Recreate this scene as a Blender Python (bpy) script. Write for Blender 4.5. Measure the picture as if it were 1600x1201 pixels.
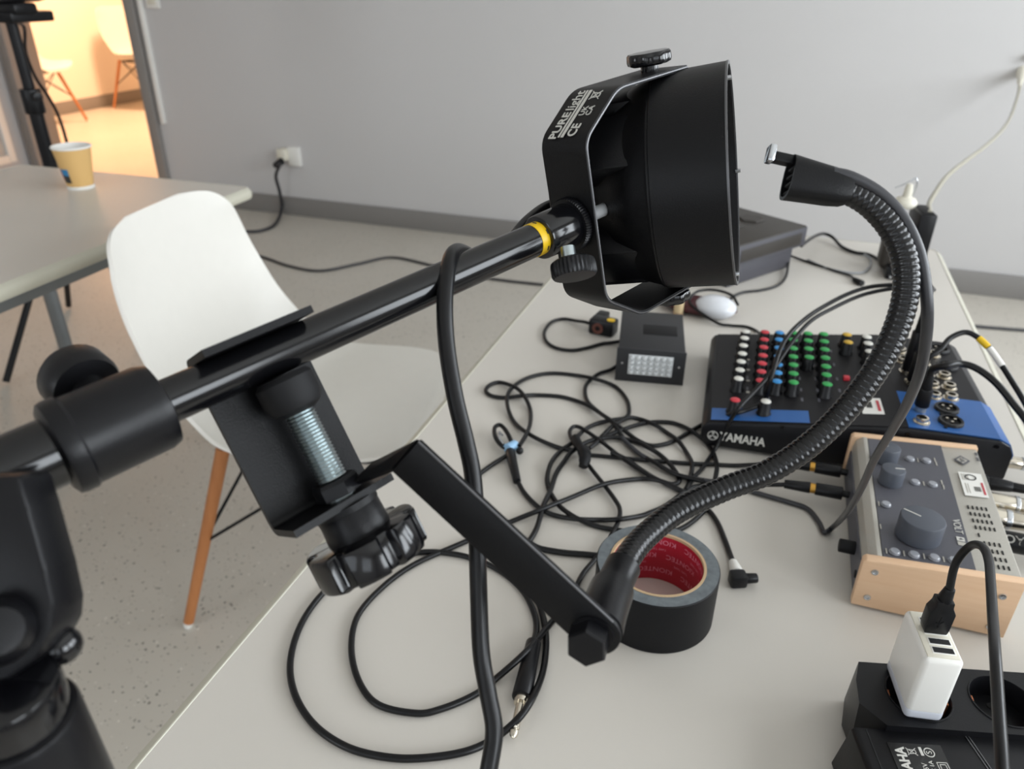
import bpy, bmesh, math, random
from mathutils import Vector, Matrix
random.seed(7)
for o in list(bpy.data.objects): bpy.data.objects.remove(o)
S = bpy.context.scene; C = S.collection
V = Vector; PI = math.pi
# ------------------------------------------------------------------ camera, world, daylight, exposure
T = 0.72                                   # height of the table tops above the floor
EYE = V((0, 0, 1.20)); F = 1190.0          # focal length in pixels of the 1600x1201 frame
AX = V((0.94585626, 0.16304252, -0.28066541))   # world axes seen from the camera (right, down, forward)
AY = V((0.32441339, -0.44668151, 0.83380548))
AZ = V((0.0105777, -0.87971175, -0.47538968))
def c2w(v): v = V(v); return V((AX.dot(v), AY.dot(v), AZ.dot(v)))
def ray(x, y): return c2w(((x-800)/F, (y-600.5)/F, 1.0))
def P(x, y, z=0.0):                        # measured point lying at height z above the table top
    d = ray(x, y); return EYE + d*((T+z-EYE.z)/d.z)
def FL(x, y, z=0.0): return P(x, y, z-T)   # measured point at height z above the floor
def D(x, y, depth): return EYE + ray(x, y)*depth
cam = bpy.data.cameras.new('camera'); co = bpy.data.objects.new('camera', cam); C.objects.link(co)
R3 = Matrix((c2w((1,0,0)), c2w((0,-1,0)), c2w((0,0,-1)))).transposed()
co.matrix_world = Matrix.Translation(EYE) @ R3.to_4x4()
cam.sensor_fit = 'HORIZONTAL'; cam.sensor_width = 36; cam.lens = F/1600*36
cam.clip_start = 0.01; cam.clip_end = 60
cam.dof.use_dof = True; cam.dof.focus_distance = 0.43; cam.dof.aperture_fstop = 11.5
S.camera = co
w = bpy.data.worlds.new('sky'); S.world = w; w.use_nodes = True
w.node_tree.nodes['Background'].inputs[0].default_value = (.75, .85, 1, 1)
w.node_tree.nodes['Background'].inputs[1].default_value = 1.0
S.view_settings.view_transform = 'Standard'; S.view_settings.look = 'None'
S.view_settings.gamma = 1; S.view_settings.use_curve_mapping = False
S.view_settings.exposure = -0.40
def area(name, loc, direction, sx, sy, power, col=(1,1,1)):
    l = bpy.data.lights.new(name, 'AREA'); l.shape = 'RECTANGLE'; l.size = sx; l.size_y = sy
    l.energy = power; l.color = col
    o = bpy.data.objects.new(name, l); C.objects.link(o); o.location = loc
    o.rotation_euler = V(direction).to_track_quat('-Z', 'Z').to_euler(); return o
WIN_R = [(-0.9, 1.25), (0.8, 1.25), (2.35, 1.25)]     # windows of the right wall: centre y, width
WIN_B = [(-2.4, 1.3), (-0.4, 1.3), (1.3, 1.0)]          # windows of the rear wall: centre x, width
XR, XL, YB, YR, ZC = 2.4, -4.36, 3.575, -2.6, 2.75
for cy_, wd in WIN_R: area('window_daylight', (XR-.02, cy_, 1.62), (-1, 0, -.12), wd, 1.35, 62, (.90, .955, 1))
for (cx_, wd), pw_ in zip(WIN_B, (34, 11, 8)): area('window_daylight', (cx_, YR+.02, 1.62), (0, 1, -.12), wd, 1.35, pw_, (.91, .96, 1))

# ------------------------------------------------------------------ materials
def lin(c):
    if isinstance(c, str): c = [int(c[i:i+2], 16)/255 for i in (0, 2, 4)]
    return tuple(((x/12.92) if x <= .04045 else ((x+.055)/1.055)**2.4) for x in c) + (1,)
MATS = {}
def mat(name, col, rough=.5, metal=0.0, noise=None, bump=None, col2=None, coat=0, spec=.5, trans=0, emit=None, stretch=None):
    if name in MATS: return MATS[name]
    m = bpy.data.materials.new(name); m.use_nodes = True; nt = m.node_tree; b = nt.nodes['Principled BSDF']
    b.inputs['Base Color'].default_value = lin(col); b.inputs['Roughness'].default_value = rough
    b.inputs['Metallic'].default_value = metal; b.inputs['Coat Weight'].default_value = coat
    b.inputs['Specular IOR Level'].default_value = spec; b.inputs['Transmission Weight'].default_value = trans
    tc = nt.nodes.new('ShaderNodeTexCoord'); src = tc.outputs['Object']
    if stretch:
        mp = nt.nodes.new('ShaderNodeMapping'); mp.inputs['Scale'].default_value = stretch
        nt.links.new(src, mp.inputs['Vector']); src = mp.outputs['Vector']
    n = nt.nodes.new('ShaderNodeTexNoise'); n.inputs['Scale'].default_value = noise or 40; n.inputs['Detail'].default_value = 4
    nt.links.new(src, n.inputs['Vector'])
    mx = nt.nodes.new('ShaderNodeMix'); mx.data_type = 'RGBA'
    a = lin(col); mx.inputs[6].default_value = a
    mx.inputs[7].default_value = lin(col2) if col2 else tuple(x*.96 for x in a[:3])+(1,)
    nt.links.new(n.outputs['Fac'], mx.inputs[0]); nt.links.new(mx.outputs[2], b.inputs['Base Color'])
    if bump:
        n2 = nt.nodes.new('ShaderNodeTexNoise'); n2.inputs['Scale'].default_value = bump[0]; nt.links.new(src, n2.inputs['Vector'])
        bp = nt.nodes.new('ShaderNodeBump'); bp.inputs['Strength'].default_value = bump[1]; bp.inputs['Distance'].default_value = .001
        nt.links.new(n2.outputs['Fac'], bp.inputs['Height']); nt.links.new(bp.outputs['Normal'], b.inputs['Normal'])
    if emit: b.inputs['Emission Color'].default_value = lin(col); b.inputs['Emission Strength'].default_value = emit
    MATS[name] = m; return m
def floor_mat():
    m = mat('floor_vinyl', 'c6c0b6', .40, noise=3, col2='bbb5aa', spec=.4); nt = m.node_tree; b = nt.nodes['Principled BSDF']
    base = b.inputs['Base Color'].links[0].from_socket; tc = [n for n in nt.nodes if n.type == 'TEX_COORD'][0]
    for sc, thr, colr, ch in ((62, .32, '4a4640', .74), (95, .35, '2f2c29', .82), (75, .28, 'ebe6dc', .76), (150, .36, '857f75', .72)):
        v = nt.nodes.new('ShaderNodeTexVoronoi'); v.inputs['Scale'].default_value = sc; nt.links.new(tc.outputs['Object'], v.inputs['Vector'])
        nz = nt.nodes.new('ShaderNodeTexNoise'); nz.inputs['Scale'].default_value = sc*2.2; nt.links.new(tc.outputs['Object'], nz.inputs['Vector'])
        ad = nt.nodes.new('ShaderNodeMath'); ad.operation = 'MULTIPLY_ADD'; ad.inputs[1].default_value = .5
        nt.links.new(nz.outputs['Fac'], ad.inputs[0]); nt.links.new(v.outputs['Distance'], ad.inputs[2])
        lt = nt.nodes.new('ShaderNodeMath'); lt.operation = 'LESS_THAN'; lt.inputs[1].default_value = thr+.1; nt.links.new(ad.outputs[0], lt.inputs[0])
        sp = nt.nodes.new('ShaderNodeSeparateColor'); nt.links.new(v.outputs['Color'], sp.inputs[0])
        gt = nt.nodes.new('ShaderNodeMath'); gt.operation = 'GREATER_THAN'; gt.inputs[1].default_value = ch; nt.links.new(sp.outputs[0], gt.inputs[0])
        mu = nt.nodes.new('ShaderNodeMath'); mu.operation = 'MULTIPLY'; nt.links.new(lt.outputs[0], mu.inputs[0]); nt.links.new(gt.outputs[0], mu.inputs[1])
        m2 = nt.nodes.new('ShaderNodeMath'); m2.operation = 'MULTIPLY'; m2.inputs[1].default_value = .75; nt.links.new(mu.outputs[0], m2.inputs[0])
        mx = nt.nodes.new('ShaderNodeMix'); mx.data_type = 'RGBA'; mx.inputs[7].default_value = lin(colr)
        nt.links.new(m2.outputs[0], mx.inputs[0]); nt.links.new(base, mx.inputs[6]); base = mx.outputs[2]
    nt.links.new(base, b.inputs['Base Color']); return m
M_floor = floor_mat()
M_wall = mat('wall_paint', 'c8c6c5', .8, noise=2, col2='c4c2c1', bump=(180, .12))
M_ceil = mat('ceiling_paint', 'e6e5e2', .9)
M_base = mat('baseboard_vinyl', '85827f', .6)
M_frame = mat('door_frame_paint', '8b8783', .5)
M_warmwall = mat('plaster_warm_room', 'efe6da', .85)
M_whitep = mat('white_plastic', 'eceae4', .35)
M_ivory = mat('ivory_plastic', 'ddd8c8', .4)
M_shell = mat('chair_shell_white', 'e0ddd6', .38, spec=.5)
M_beech = mat('beech_wood', 'c48350', .5, noise=6, col2='a8683a', stretch=(12, 12, 1))
M_blackwire = mat('black_steel', '1b1b1d', .45, metal=.6)
M_table = mat('laminate_top', 'cbc6be', .36, noise=2.5, col2='c6c0b7', spec=.45, bump=(300, .04))
M_edge = mat('table_edge_band', 'c3c0b0', .35)
M_greyleg = mat('grey_steel_leg', '7f8385', .4, metal=.5)
M_tube = mat('black_gloss_tube', '0c0c0e', .16, spec=.5)
M_blk = mat('black_plastic', '0c0c0f', .36, spec=.28, bump=(900, .06))
M_blkgl = mat('black_gloss_plastic', '09090c', .14, spec=.55)
M_pow = mat('black_powder_coat', '0b0b0d', .42, spec=.22, bump=(1500, .12))
M_matte = mat('black_matte_rubber', '101012', .6, spec=.25)
M_cab = mat('black_cable_sheath', '0b0b0d', .34, spec=.32)
M_cabg = mat('grey_black_cable_sheath', '2b2b2f', .38)
M_cabw = mat('off_white_cable_sheath', 'a39e8e', .4)
M_steel = mat('bright_steel', 'c9ccd0', .25, metal=1)
M_nickel = mat('nickel_plug', 'd2cabb', .22, metal=1)
M_gold = mat('brass_ring', 'c99a4a', .3, metal=1)
M_zinc = mat('blue_zinc_thread', 'b4bec0', .3, metal=1)
M_yellow = mat('yellow_tape', 'e2b810', .4)
M_print = mat('white_print', 'c6c4bd', .6)
M_printd = mat('dark_print', '33322f', .6)
M_printr = mat('red_print', 'b8404a', .6)
M_edgebare = mat('bare_metal_edge', '6a6a6c', .4, metal=.8)
M_cup = mat('kraft_paper_cup', 'd9b070', .7)
M_cupw = mat('white_paper', 'e8e6e0', .7)
M_blueprint = mat('blue_print', '2f7fb0', .6)
M_maroon = mat('maroon_plastic', '4a1a20', .35)
M_mousew = mat('mouse_white', 'd9dbe0', .25)
M_mixer = mat('mixer_panel', '1b1a1c', .5, spec=.22, bump=(800, .08))
M_mixside = mat('mixer_side', '0d0d11', .4, spec=.3, bump=(900, .1))
M_blue = mat('mixer_blue', '255a9a', .42)
KC = dict(white=mat('knob_white', 'd5d3ca', .5), red=mat('knob_red', 'c2333f', .45), blue=mat('knob_blue', '2f86c4', .45),
          green=mat('knob_green', '2b9a4b', .45), yellow=mat('knob_yellow', 'c9a233', .45))
M_silver = mat('interface_silver', 'b5b1a8', .42, metal=.25, noise=600, col2='aaa69d')
M_volt = mat('interface_grey_panel', '55555c', .5, noise=700, col2='4d4d54')
M_voltk = mat('interface_knob', '474b54', .48)
M_oak = mat('interface_oak', 'e2c09e', .5, noise=9, col2='d6ae8a', stretch=(2, 30, 30))
M_btn = mat('clear_grey_button', '8e9096', .15, spec=.7)
M_dark = mat('dark_recess', '0c0c0d', .8)
M_tapeb = mat('gaffer_tape_side', '0e0e10', .55, spec=.22, bump=(1200, .15))
M_tapee = mat('gaffer_tape_edge', '777d80', .85, noise=140, col2='43484b')
M_card = mat('cardboard_core', 'b59a78', .8)
M_red = mat('core_red_print', 'a8172f', .45)
M_pinkp = mat('core_print_pink', 'd9889a', .5)
M_strobe = mat('strobe_case', '2c2c2e', .5, spec=.3, bump=(700, .1))
M_lens = mat('clear_lens', 'd9dcdc', .12, spec=.8, noise=200, col2='b9bcbd')
M_greycase = mat('grey_black_case', '37332f', .5, spec=.3, bump=(500, .1))
M_caseside = mat('grey_case_side', '45444a', .5)
M_cork = mat('pale_wood_peg', 'cdb78f', .6)
M_sky = mat('clip_blue_band', '8fb6d6', .5)
M_speaker = mat('speaker_dark_grey', '2c2a2c', .5)
M_glass = mat('board_glass', 'b6b4b0', .25)

# ------------------------------------------------------------------ mesh helpers
def frame(o, x, y):                        # right-handed frame: x exact, y made perpendicular
    x = V(x).normalized(); y = V(y); y = (y - x*y.dot(x)).normalized(); z = x.cross(y)
    return Matrix.Translation(V(o)) @ Matrix((x, y, z)).transposed().to_4x4()
def TR(x=0, y=0, z=0): return Matrix.Translation((x, y, z))
def RZ(deg): return Matrix.Rotation(math.radians(deg), 4, 'Z')
def RX(deg): return Matrix.Rotation(math.radians(deg), 4, 'X')
def RY(deg): return Matrix.Rotation(math.radians(deg), 4, 'Y')
def zf(p, d):                              # frame whose z axis points along d
    d = V(d).normalized(); a = V((0,0,1)) if abs(d.z) < .9 else V((1,0,0)); x = a.cross(d).normalized(); y = d.cross(x)
    return Matrix.Translation(V(p)) @ Matrix((x, y, d)).transposed().to_4x4()
def smooth_path(pts, sub=8):
    pts = [V(p) for p in pts]; out = []
    q = [pts[0]*2-pts[1]] + pts + [pts[-1]*2-pts[-2]]
    for i in range(1, len(q)-2):
        a, b, c, d = q[i-1], q[i], q[i+1], q[i+2]
        for k in range(sub):
            t = k/sub; t2 = t*t; t3 = t2*t
            out.append(.5*((2*b)+(c-a)*t+(2*a-5*b+4*c-d)*t2+(3*b-a-3*c+d)*t3))
    out.append(pts[-1]); return out
def fillet(path, r, n=5):
    path = [V(p) for p in path]; out = [path[0]]
    for i in range(1, len(path)-1):
        a, b, c = path[i-1], path[i], path[i+1]; u = (a-b).normalized(); v = (c-b).normalized()
        p0, p1 = b+u*r, b+v*r
        for k in range(n+1):
            t = k/n; out.append(p0*(1-t)**2 + b*2*t*(1-t) + p1*t*t)
    out.append(path[-1]); return out
class G:
    def __init__(s): s.bm = bmesh.new()
    def _add(s, vs, fs, M):
        b = [s.bm.verts.new((M @ V(v)) if M else v) for v in vs]
        for f in fs:
            try: s.bm.faces.new([b[i] for i in f])
            except ValueError: pass
        return b
    def box(s, c, d, bev=0, M=None, seg=2):
        t = bmesh.new(); bmesh.ops.create_cube(t, size=1)
        for v in t.verts: v.co = V((v.co.x*d[0]+c[0], v.co.y*d[1]+c[1], v.co.z*d[2]+c[2]))
        if bev: bmesh.ops.bevel(t, geom=list(t.edges), offset=bev, segments=seg, affect='EDGES', profile=.5)
        return s.merge(t, M)
    def merge(s, t, M=None):
        t.verts.index_update(); vs = [v.co.copy() for v in t.verts]; fs = [[v.index for v in f.verts] for f in t.faces]
        t.free(); s._add(vs, fs, M); return s
    def lathe(s, prof, M=None, n=28, star=None):  # profile of (r, z); star(angle) scales r
        vs = []; fs = []; rings = []
        for r, z in prof:
            if r < 1e-7: rings.append([len(vs)]); vs.append((0, 0, z))
            else:
                st = len(vs); rings.append(list(range(st, st+n)))
                for k in range(n):
                    a = 2*PI*k/n; q = r*(star(a) if star else 1); vs.append((q*math.cos(a), q*math.sin(a), z))
        for A, B in zip(rings, rings[1:]):
            if len(A) == 1 and len(B) == 1: continue
            for k in range(n):
                k2 = (k+1) % n
                if len(A) == 1: fs.append([A[0], B[k2], B[k]])
                elif len(B) == 1: fs.append([A[k], A[k2], B[0]])
                else: fs.append([A[k], A[k2], B[k2], B[k]])
        s._add(vs, fs, M); return s
    def cyl(s, p0, p1, r0, r1=None, n=24, bev=0):
        r1 = r0 if r1 is None else r1; p0 = V(p0); p1 = V(p1); L = (p1-p0).length
        pr = [(0,0), (r0,0), (r1,L), (0,L)] if not bev else [(0,0), (r0-bev,0), (r0-bev*.3,bev*.3), (r0,bev), (r1,L-bev), (r1-bev*.3,L-bev*.3), (r1-bev,L), (0,L)]
        return s.lathe(pr, zf(p0, p1-p0), n)
    def tube(s, pts, r, n=10, ry=None):
        pts = [V(p) for p in pts]; N = len(pts); vs = []; fs = []
        tan = [((pts[min(i+1, N-1)]-pts[max(i-1, 0)]).normalized()) for i in range(N)]
        up = V((0,0,1)) if abs(tan[0].z) < .9 else V((1,0,0)); nrm = (up - tan[0]*up.dot(tan[0])).normalized()
        for i in range(N):
            nrm = (nrm - tan[i]*nrm.dot(tan[i])).normalized(); bn = tan[i].cross(nrm); rr = r[i] if isinstance(r, (list, tuple)) else r
            for k in range(n):
                a = 2*PI*k/n; vs.append(pts[i] + nrm*(rr*math.cos(a)) + bn*(rr*math.sin(a)))
        for i in range(N-1):
            for k in range(n):
                k2 = (k+1) % n; fs.append([i*n+k, i*n+k2, (i+1)*n+k2, (i+1)*n+k])
        fs.append(list(range(n))[::-1]); fs.append([(N-1)*n+k for k in range(n)])
        s._add(vs, fs, None); return s
    def prism(s, poly, z0, z1, M=None, bev=0):
        t = bmesh.new(); a = [t.verts.new((x, y, z0)) for x, y in poly]; b = [t.verts.new((x, y, z1)) for x, y in poly]; n = len(poly)
        t.faces.new(a[::-1]); t.faces.new(b)
        for i in range(n): t.faces.new([a[i], a[(i+1) % n], b[(i+1) % n], b[i]])
        bmesh.ops.recalc_face_normals(t, faces=t.faces)
        if bev: bmesh.ops.bevel(t, geom=list(t.edges), offset=bev, segments=2, affect='EDGES', profile=.5)
        return s.merge(t, M)
    def strip(s, path, width, th, M):      # bent sheet: 2-d path in x/y, width along z, thickness th
        n = len(path); nr = []
        for i in range(n):
            t = (V(path[min(i+1, n-1)])-V(path[max(i-1, 0)])).normalized(); nr.append(V((-t.y, t.x)))
        vs = []; fs = []
        for i in range(n):
            p = V((path[i][0], path[i][1])); wd = width[i] if isinstance(width, list) else width
            for sd in (-.5, .5):
                q = p + nr[i]*th*sd
                for sz in (-.5, .5): vs.append((q.x, q.y, wd*sz))
        for i in range(n-1):
            a = 4*i; b = a+4
            fs += [[a, a+1, b+1, b], [a+2, b+2, b+3, a+3], [a, b, b+2, a+2], [a+1, a+3, b+3, b+1]]
        fs += [[0, 2, 3, 1], [4*n-4, 4*n-3, 4*n-1, 4*n-2]]
        s._add(vs, fs, M); return s
    def ball(s, c, r, M=None, n=16):
        if not hasattr(r, '__len__'): r = (r, r, r)
        K = 10; pr = [(math.sin(PI*i/K), -math.cos(PI*i/K)) for i in range(K+1)]
        return s.lathe([(max(a, 0), b) for a, b in pr], (M or Matrix()) @ Matrix.Translation(V(c)) @ Matrix.Diagonal((r[0], r[1], r[2], 1)), n)
    def build(s, name, m, parent=None, angle=38, world=True):
        bmesh.ops.recalc_face_normals(s.bm, faces=s.bm.faces)
        if parent is not None and world: s.bm.transform(MW[parent.name].inverted())
        me = bpy.data.meshes.new(name); s.bm.to_mesh(me); s.bm.free(); me.materials.append(m)
        for p in me.polygons: p.use_smooth = True
        me.set_sharp_from_angle(angle=math.radians(angle))
        o = bpy.data.objects.new(name, me); C.objects.link(o)
        if parent is not None: o.parent = parent
        MW[o.name] = (MW[parent.name].copy() if parent is not None else Matrix()); return o
MW = {}
def tag(o, label, cat, group=None):
    o['label'] = label; o['category'] = cat
    if group: o['group'] = group
    return o
def thing(name, label, cat, M=(0,0,0), group=None):
    o = bpy.data.objects.new(name, None); C.objects.link(o); o.empty_display_size = .05
    M = M if isinstance(M, Matrix) else Matrix.Translation(V(M)); o.matrix_world = M; MW[o.name] = M.copy()
    return tag(o, label, cat, group)
def solo(g, name, m, label, cat, group=None, origin=None, angle=38):     # a thing that is one mesh
    if origin is not None: g.bm.transform(Matrix.Translation(-V(origin)))
    o = g.build(name, m, None, angle)
    if origin is not None: o.location = origin; MW[o.name] = Matrix.Translation(V(origin))
    return tag(o, label, cat, group)
def struct(o): o['kind'] = 'structure'; return o
def text(s, size, M, m, parent, name='lettering', th=.00015, align='CENTER', wrap=None, sx=1, bold=0):
    cu = bpy.data.curves.new('t', 'FONT'); cu.body = s; cu.size = size; cu.align_x = align; cu.align_y = 'CENTER'; cu.extrude = th
    cu.resolution_u = 3; cu.offset = bold
    ob = bpy.data.objects.new('t', cu); C.objects.link(ob); dg = bpy.context.evaluated_depsgraph_get()
    me = bpy.data.meshes.new_from_object(ob.evaluated_get(dg)); bpy.data.objects.remove(ob); bpy.data.curves.remove(cu)
    W = MW[parent.name].inverted() @ M
    for v in me.vertices:
        c = V((v.co.x*sx, v.co.y, v.co.z)); v.co = W @ (wrap(c) if wrap else c)
    me.materials.clear(); me.materials.append(m)
    o = bpy.data.objects.new(name, me); C.objects.link(o); o.parent = parent; MW[o.name] = MW[parent.name].copy(); return o
def clone(root):                            # a thing with its parts and sub-parts
    def cp(o, par):
        c = o.copy(); C.objects.link(c); c.parent = par; MW[c.name] = MW[o.name].copy()
        for ch in o.children: cp(ch, c)
        return c
    return cp(root, None)
def sharecopy(o, M_local, parent):          # an alike piece that shares mesh data
    c = o.copy(); C.objects.link(c); c.parent = parent; c.matrix_local = M_local; MW[c.name] = MW[parent.name] @ M_local; return c
def cable(name, pts, r, m, label, cat='cable', sub=7, n=10, group=None):
    p = smooth_path(pts, sub); o = p[0].copy(); g = G().tube(p, r, n)
    return solo(g, name, m, label, cat, group, origin=o, angle=60)

# ------------------------------------------------------------------ the room
def wall(name, m, boxes):
    g = G()
    for lo, hi in boxes: g.box([(a+b)/2 for a, b in zip(lo, hi)], [b-a for a, b in zip(lo, hi)])
    return struct(g.build(name, m))
DX0, DX1, DH = -4.27, -3.36, 2.05           # doorway in the back wall
YB2 = YB+.15
wall('floor', M_floor, [((-6.6, YR, -.05), (XR+.2, 8.2, 0))])
wall('ceiling', M_ceil, [((-6.6, YR-.2, ZC), (XR+.2, 8.2, ZC+.08))])
wall('wall_back', M_wall, [((DX1, YB, 0), (XR+.2, YB2, ZC)), ((XL-.2, YB, 0), (DX0, YB2, ZC)), ((DX0, YB, DH), (DX1, YB2, ZC))])
wall('wall_left', M_wall, [((XL-.15, YR, 0), (XL, YB, ZC))])
def pierced(axis, wins, lo, hi, at0, at1):
    b = []; cur = lo
    for c, wd in sorted(wins):
        b.append(((at0, cur, 0), (at1, c-wd/2, ZC))); b.append(((at0, c-wd/2, 0), (at1, c+wd/2, .92))); b.append(((at0, c-wd/2, 2.32), (at1, c+wd/2, ZC))); cur = c+wd/2
    b.append(((at0, cur, 0), (at1, hi, ZC)))
    if axis == 'x': b = [((l[1], l[0], l[2]), (h[1], h[0], h[2])) for l, h in b]
    return b
wall('wall_right', M_wall, pierced('y', WIN_R, YR, YB, XR, XR+.2))
wall('wall_rear', M_wall, pierced('x', WIN_B, XL-.15, XR+.2, YR-.2, YR))
k = 1
for c, wd in WIN_R + WIN_B:
    g = G(); right = (c, wd) in WIN_R
    for a, b_, z0, z1 in ((-wd/2, -wd/2+.05, .92, 2.32), (wd/2-.05, wd/2, .92, 2.32), (-wd/2, wd/2, .92, .97), (-wd/2, wd/2, 2.27, 2.32), (-.025, .025, .97, 2.27)):
        if right: g.box((XR+.06, c+(a+b_)/2, (z0+z1)/2), (.06, b_-a, z1-z0), .004)
        else: g.box((c+(a+b_)/2, YR-.06, (z0+z1)/2), (b_-a, .06, z1-z0), .004)
    wo = struct(g.build('window_%d' % k, M_whitep)); k += 1
    for sg in (-1, 1):
        pc_ = c+sg*(wd/4-.006); pw = wd/2-.07
        g = G().box((XR+.06, pc_, 1.62), (.006, pw, 1.29)) if right else G().box((pc_, YR-.06, 1.62), (pw, .006, 1.29)); g.build('pane', mat('window_glass', 'f4f8fa', .02, trans=1), wo)
g = G(); g.box(((DX1+.06+XR)/2, YB-.008, .05), (XR-DX1-.06, .016, .10), .003); struct(g.build('baseboard_back', M_base))
g = G(); g.box((XR-.008, (YR+YB)/2, .05), (.016, YB-YR-.04, .10), .003); struct(g.build('baseboard_right', M_base))
g = G()
for x0, x1 in ((DX0-.055, DX0+.008), (DX1-.008, DX1+.055)): g.box(((x0+x1)/2, YB+.07, DH/2), (x1-x0, .20, DH), .004)
g.box(((DX0+DX1)/2, YB+.07, DH+.03), (DX1-DX0+.11, .20, .06), .004); struct(g.build('trim_1', M_frame))
# the warm-lit room beyond the doorway
wall('wall_far_room', M_warmwall, [((-6.55, YB2, 0), (-6.33, 8.0, ZC)), ((-6.55, 8.0, 0), (-2.4, 8.2, ZC)), ((-2.6, YB2, 0), (-2.4, 8.0, ZC))])
wall('wall_far_side', M_warmwall, [((-6.55, YB2, 0), (XL-.2, YB2+.05, ZC))])
g = G(); g.box((-6.322, 5.87, .055), (.016, 4.2, .11), .003); struct(g.build('baseboard_left', M_base))
lamp = thing('ceiling_lamp', 'round ceiling lamp glowing orange in the next room', 'lamp', (-4.9, 5.7, ZC))
G().lathe([(0, 0), (.16, 0), (.16, -.03), (.14, -.05), (0, -.06)], TR(-4.9, 5.7, ZC), 32).build('lamp_housing', mat('lamp_orange', 'ff9a50', .6, emit=4), lamp)
area('lamp_glow', (-4.9, 5.7, ZC-.08), (0, 0, -1), .5, .5, 215, (1, .60, .36))

# light switch, trunking, wall socket, framed board
t = thing('light_switch', 'white light switch on the grey wall beside the doorway', 'switch', (-3.19, YB, 1.06))
G().box((-3.19, YB-.006, 1.06), (.085, .012, .085), .004).build('plate', M_whitep, t)
G().box((-3.19, YB-.014, 1.06), (.05, .006, .05), .002).build('rocker', M_ivory, t)
solo(G().box((-3.265, YB-.012, .93), (.022, .024, .98), .003), 'cable_trunking', M_whitep, 'thin white cable trunking running down beside the door frame', 'trunking', origin=(-3.265, YB, .45))
sock = FL(457, 243); dd = ray(457, 243); so = EYE + dd*((YB-EYE.y)/dd.y)
t = thing('wall_socket', 'white wall socket low on the grey wall with a black plug in it', 'socket', so)
G().box((so.x+.02, YB-.012, so.z), (.075, .024, .10), .005).build('plate', M_whitep, t)
G().box((so.x-.035, YB-.03, so.z+.01), (.05, .06, .06), .006).build('adapter', M_ivory, t)
pp = V((so.x-.03, YB-.075, so.z-.02))
t = thing('socket_plug_cable', 'dark grey power cable plugged into the low wall socket', 'cable', pp)
G().cyl(pp+V((0, .015, 0)), pp+V((-.005, -.045, -.012)), .02, .014, 16, .003).build('plug', M_blk, t)
def onwall(x, y, off): d = ray(x, y); return EYE + d*((YB-off-EYE.y)/d.y)
G().tube(smooth_path([pp+V((-.005, -.04, -.012)), onwall(437, 257, .12), onwall(431, 275, .11), onwall(437, 300, .08), FL(440, 326, .035), FL(430, 350, .01), FL(410, 360, .006), FL(385, 362, .006), FL(330, 358, .006)]), .009, 8).build('cord', M_cabg, t, 60)
bo = thing('framed_board', 'white framed glazed board on the left wall beside the doorway', 'board', (XL, 2.9, .17))
for c, s_ in (((XL+.02, 3.44, .97), (.03, .045, 1.6)), ((XL+.02, 2.36, .97), (.03, .045, 1.6)), ((XL+.02, 2.9, .19), (.03, 1.035, .045)), ((XL+.02, 2.9, 1.75), (.03, 1.035, .045))):
    G().box(c, s_, .004).build('frame_rail', M_whitep, bo)
G().box((XL+.012, 2.9, .97), (.01, 1.04, 1.52)).build('pane', M_glass, bo)

# ------------------------------------------------------------------ tables
def table(name, label, x0, x1, y0, y1, rot=0, legs=()):
    cx, cy = (x0+x1)/2, (y0+y1)/2; M = TR(cx, cy, 0) @ RZ(rot); t = thing(name, label, 'table', M)
    w_, l_ = x1-x0, y1-y0; th = .026
    G().box((0, 0, T-th/2), (w_-.027, l_-.027, th), 0, M).build('tabletop', M_table, t)
    hw, hl = w_/2, l_/2; g = G()
    rr = .03; ring = []
    for sx, sy, a0 in ((1, 1, 0), (-1, 1, 90), (-1, -1, 180), (1, -1, 270)):
        for q in range(7):
            a = math.radians(a0+15*q); ring.append((sx*(hw-rr)+rr*math.cos(a), sy*(hl-rr)+rr*math.sin(a), a))
    prof = [(-.0140, T), (-.0135, T+.0006), (-.0125, T+.0006), (-.0115, T-.0002), (-.0070, T-.0022), (-.0030, T-.0065), (-.0005, T-.0125), (-.0008, T-.019), (-.004, T-.0255), (-.0140, T-th)]
    n = len(ring); vs = []; fs = []; k = len(prof)
    for (x, y, a) in ring:
        for off, z in prof: vs.append((x+off*math.cos(a), y+off*math.sin(a), z))
    for i in range(n):
        for j in range(k):
            fs.append([i*k+j, ((i+1) % n)*k+j, ((i+1) % n)*k+(j+1) % k, i*k+(j+1) % k])
    g._add(vs, fs, M); g.build('edge_band', M_edge, t)
    for sx in (-1, 1):
        for sy in (-1, 1):
            g = G(); g.cyl(M @ V((sx*(hw-.07), sy*(hl-.09), 0)), M @ V((sx*(hw-.07), sy*(hl-.09), T-th-.001)), .019, None, 20, .002); g.build('leg', M_greyleg, t)
        g = G(); g.box((sx*(hw-.07), 0, T-th-.022), (.025, l_-.22, .04), .002, M); g.build('apron', M_greyleg, t)
    return t
XTL, XTR, YT1 = -.3595, .3445, 1.685
table('work_table', 'long cream laminate table carrying the mixer and cables', XTL, XTR, .205, YT1)
table('side_table', 'cream laminate table with a paper cup behind the white chair', -1.965, -1.212, .02, 1.605, 1.2)

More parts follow.
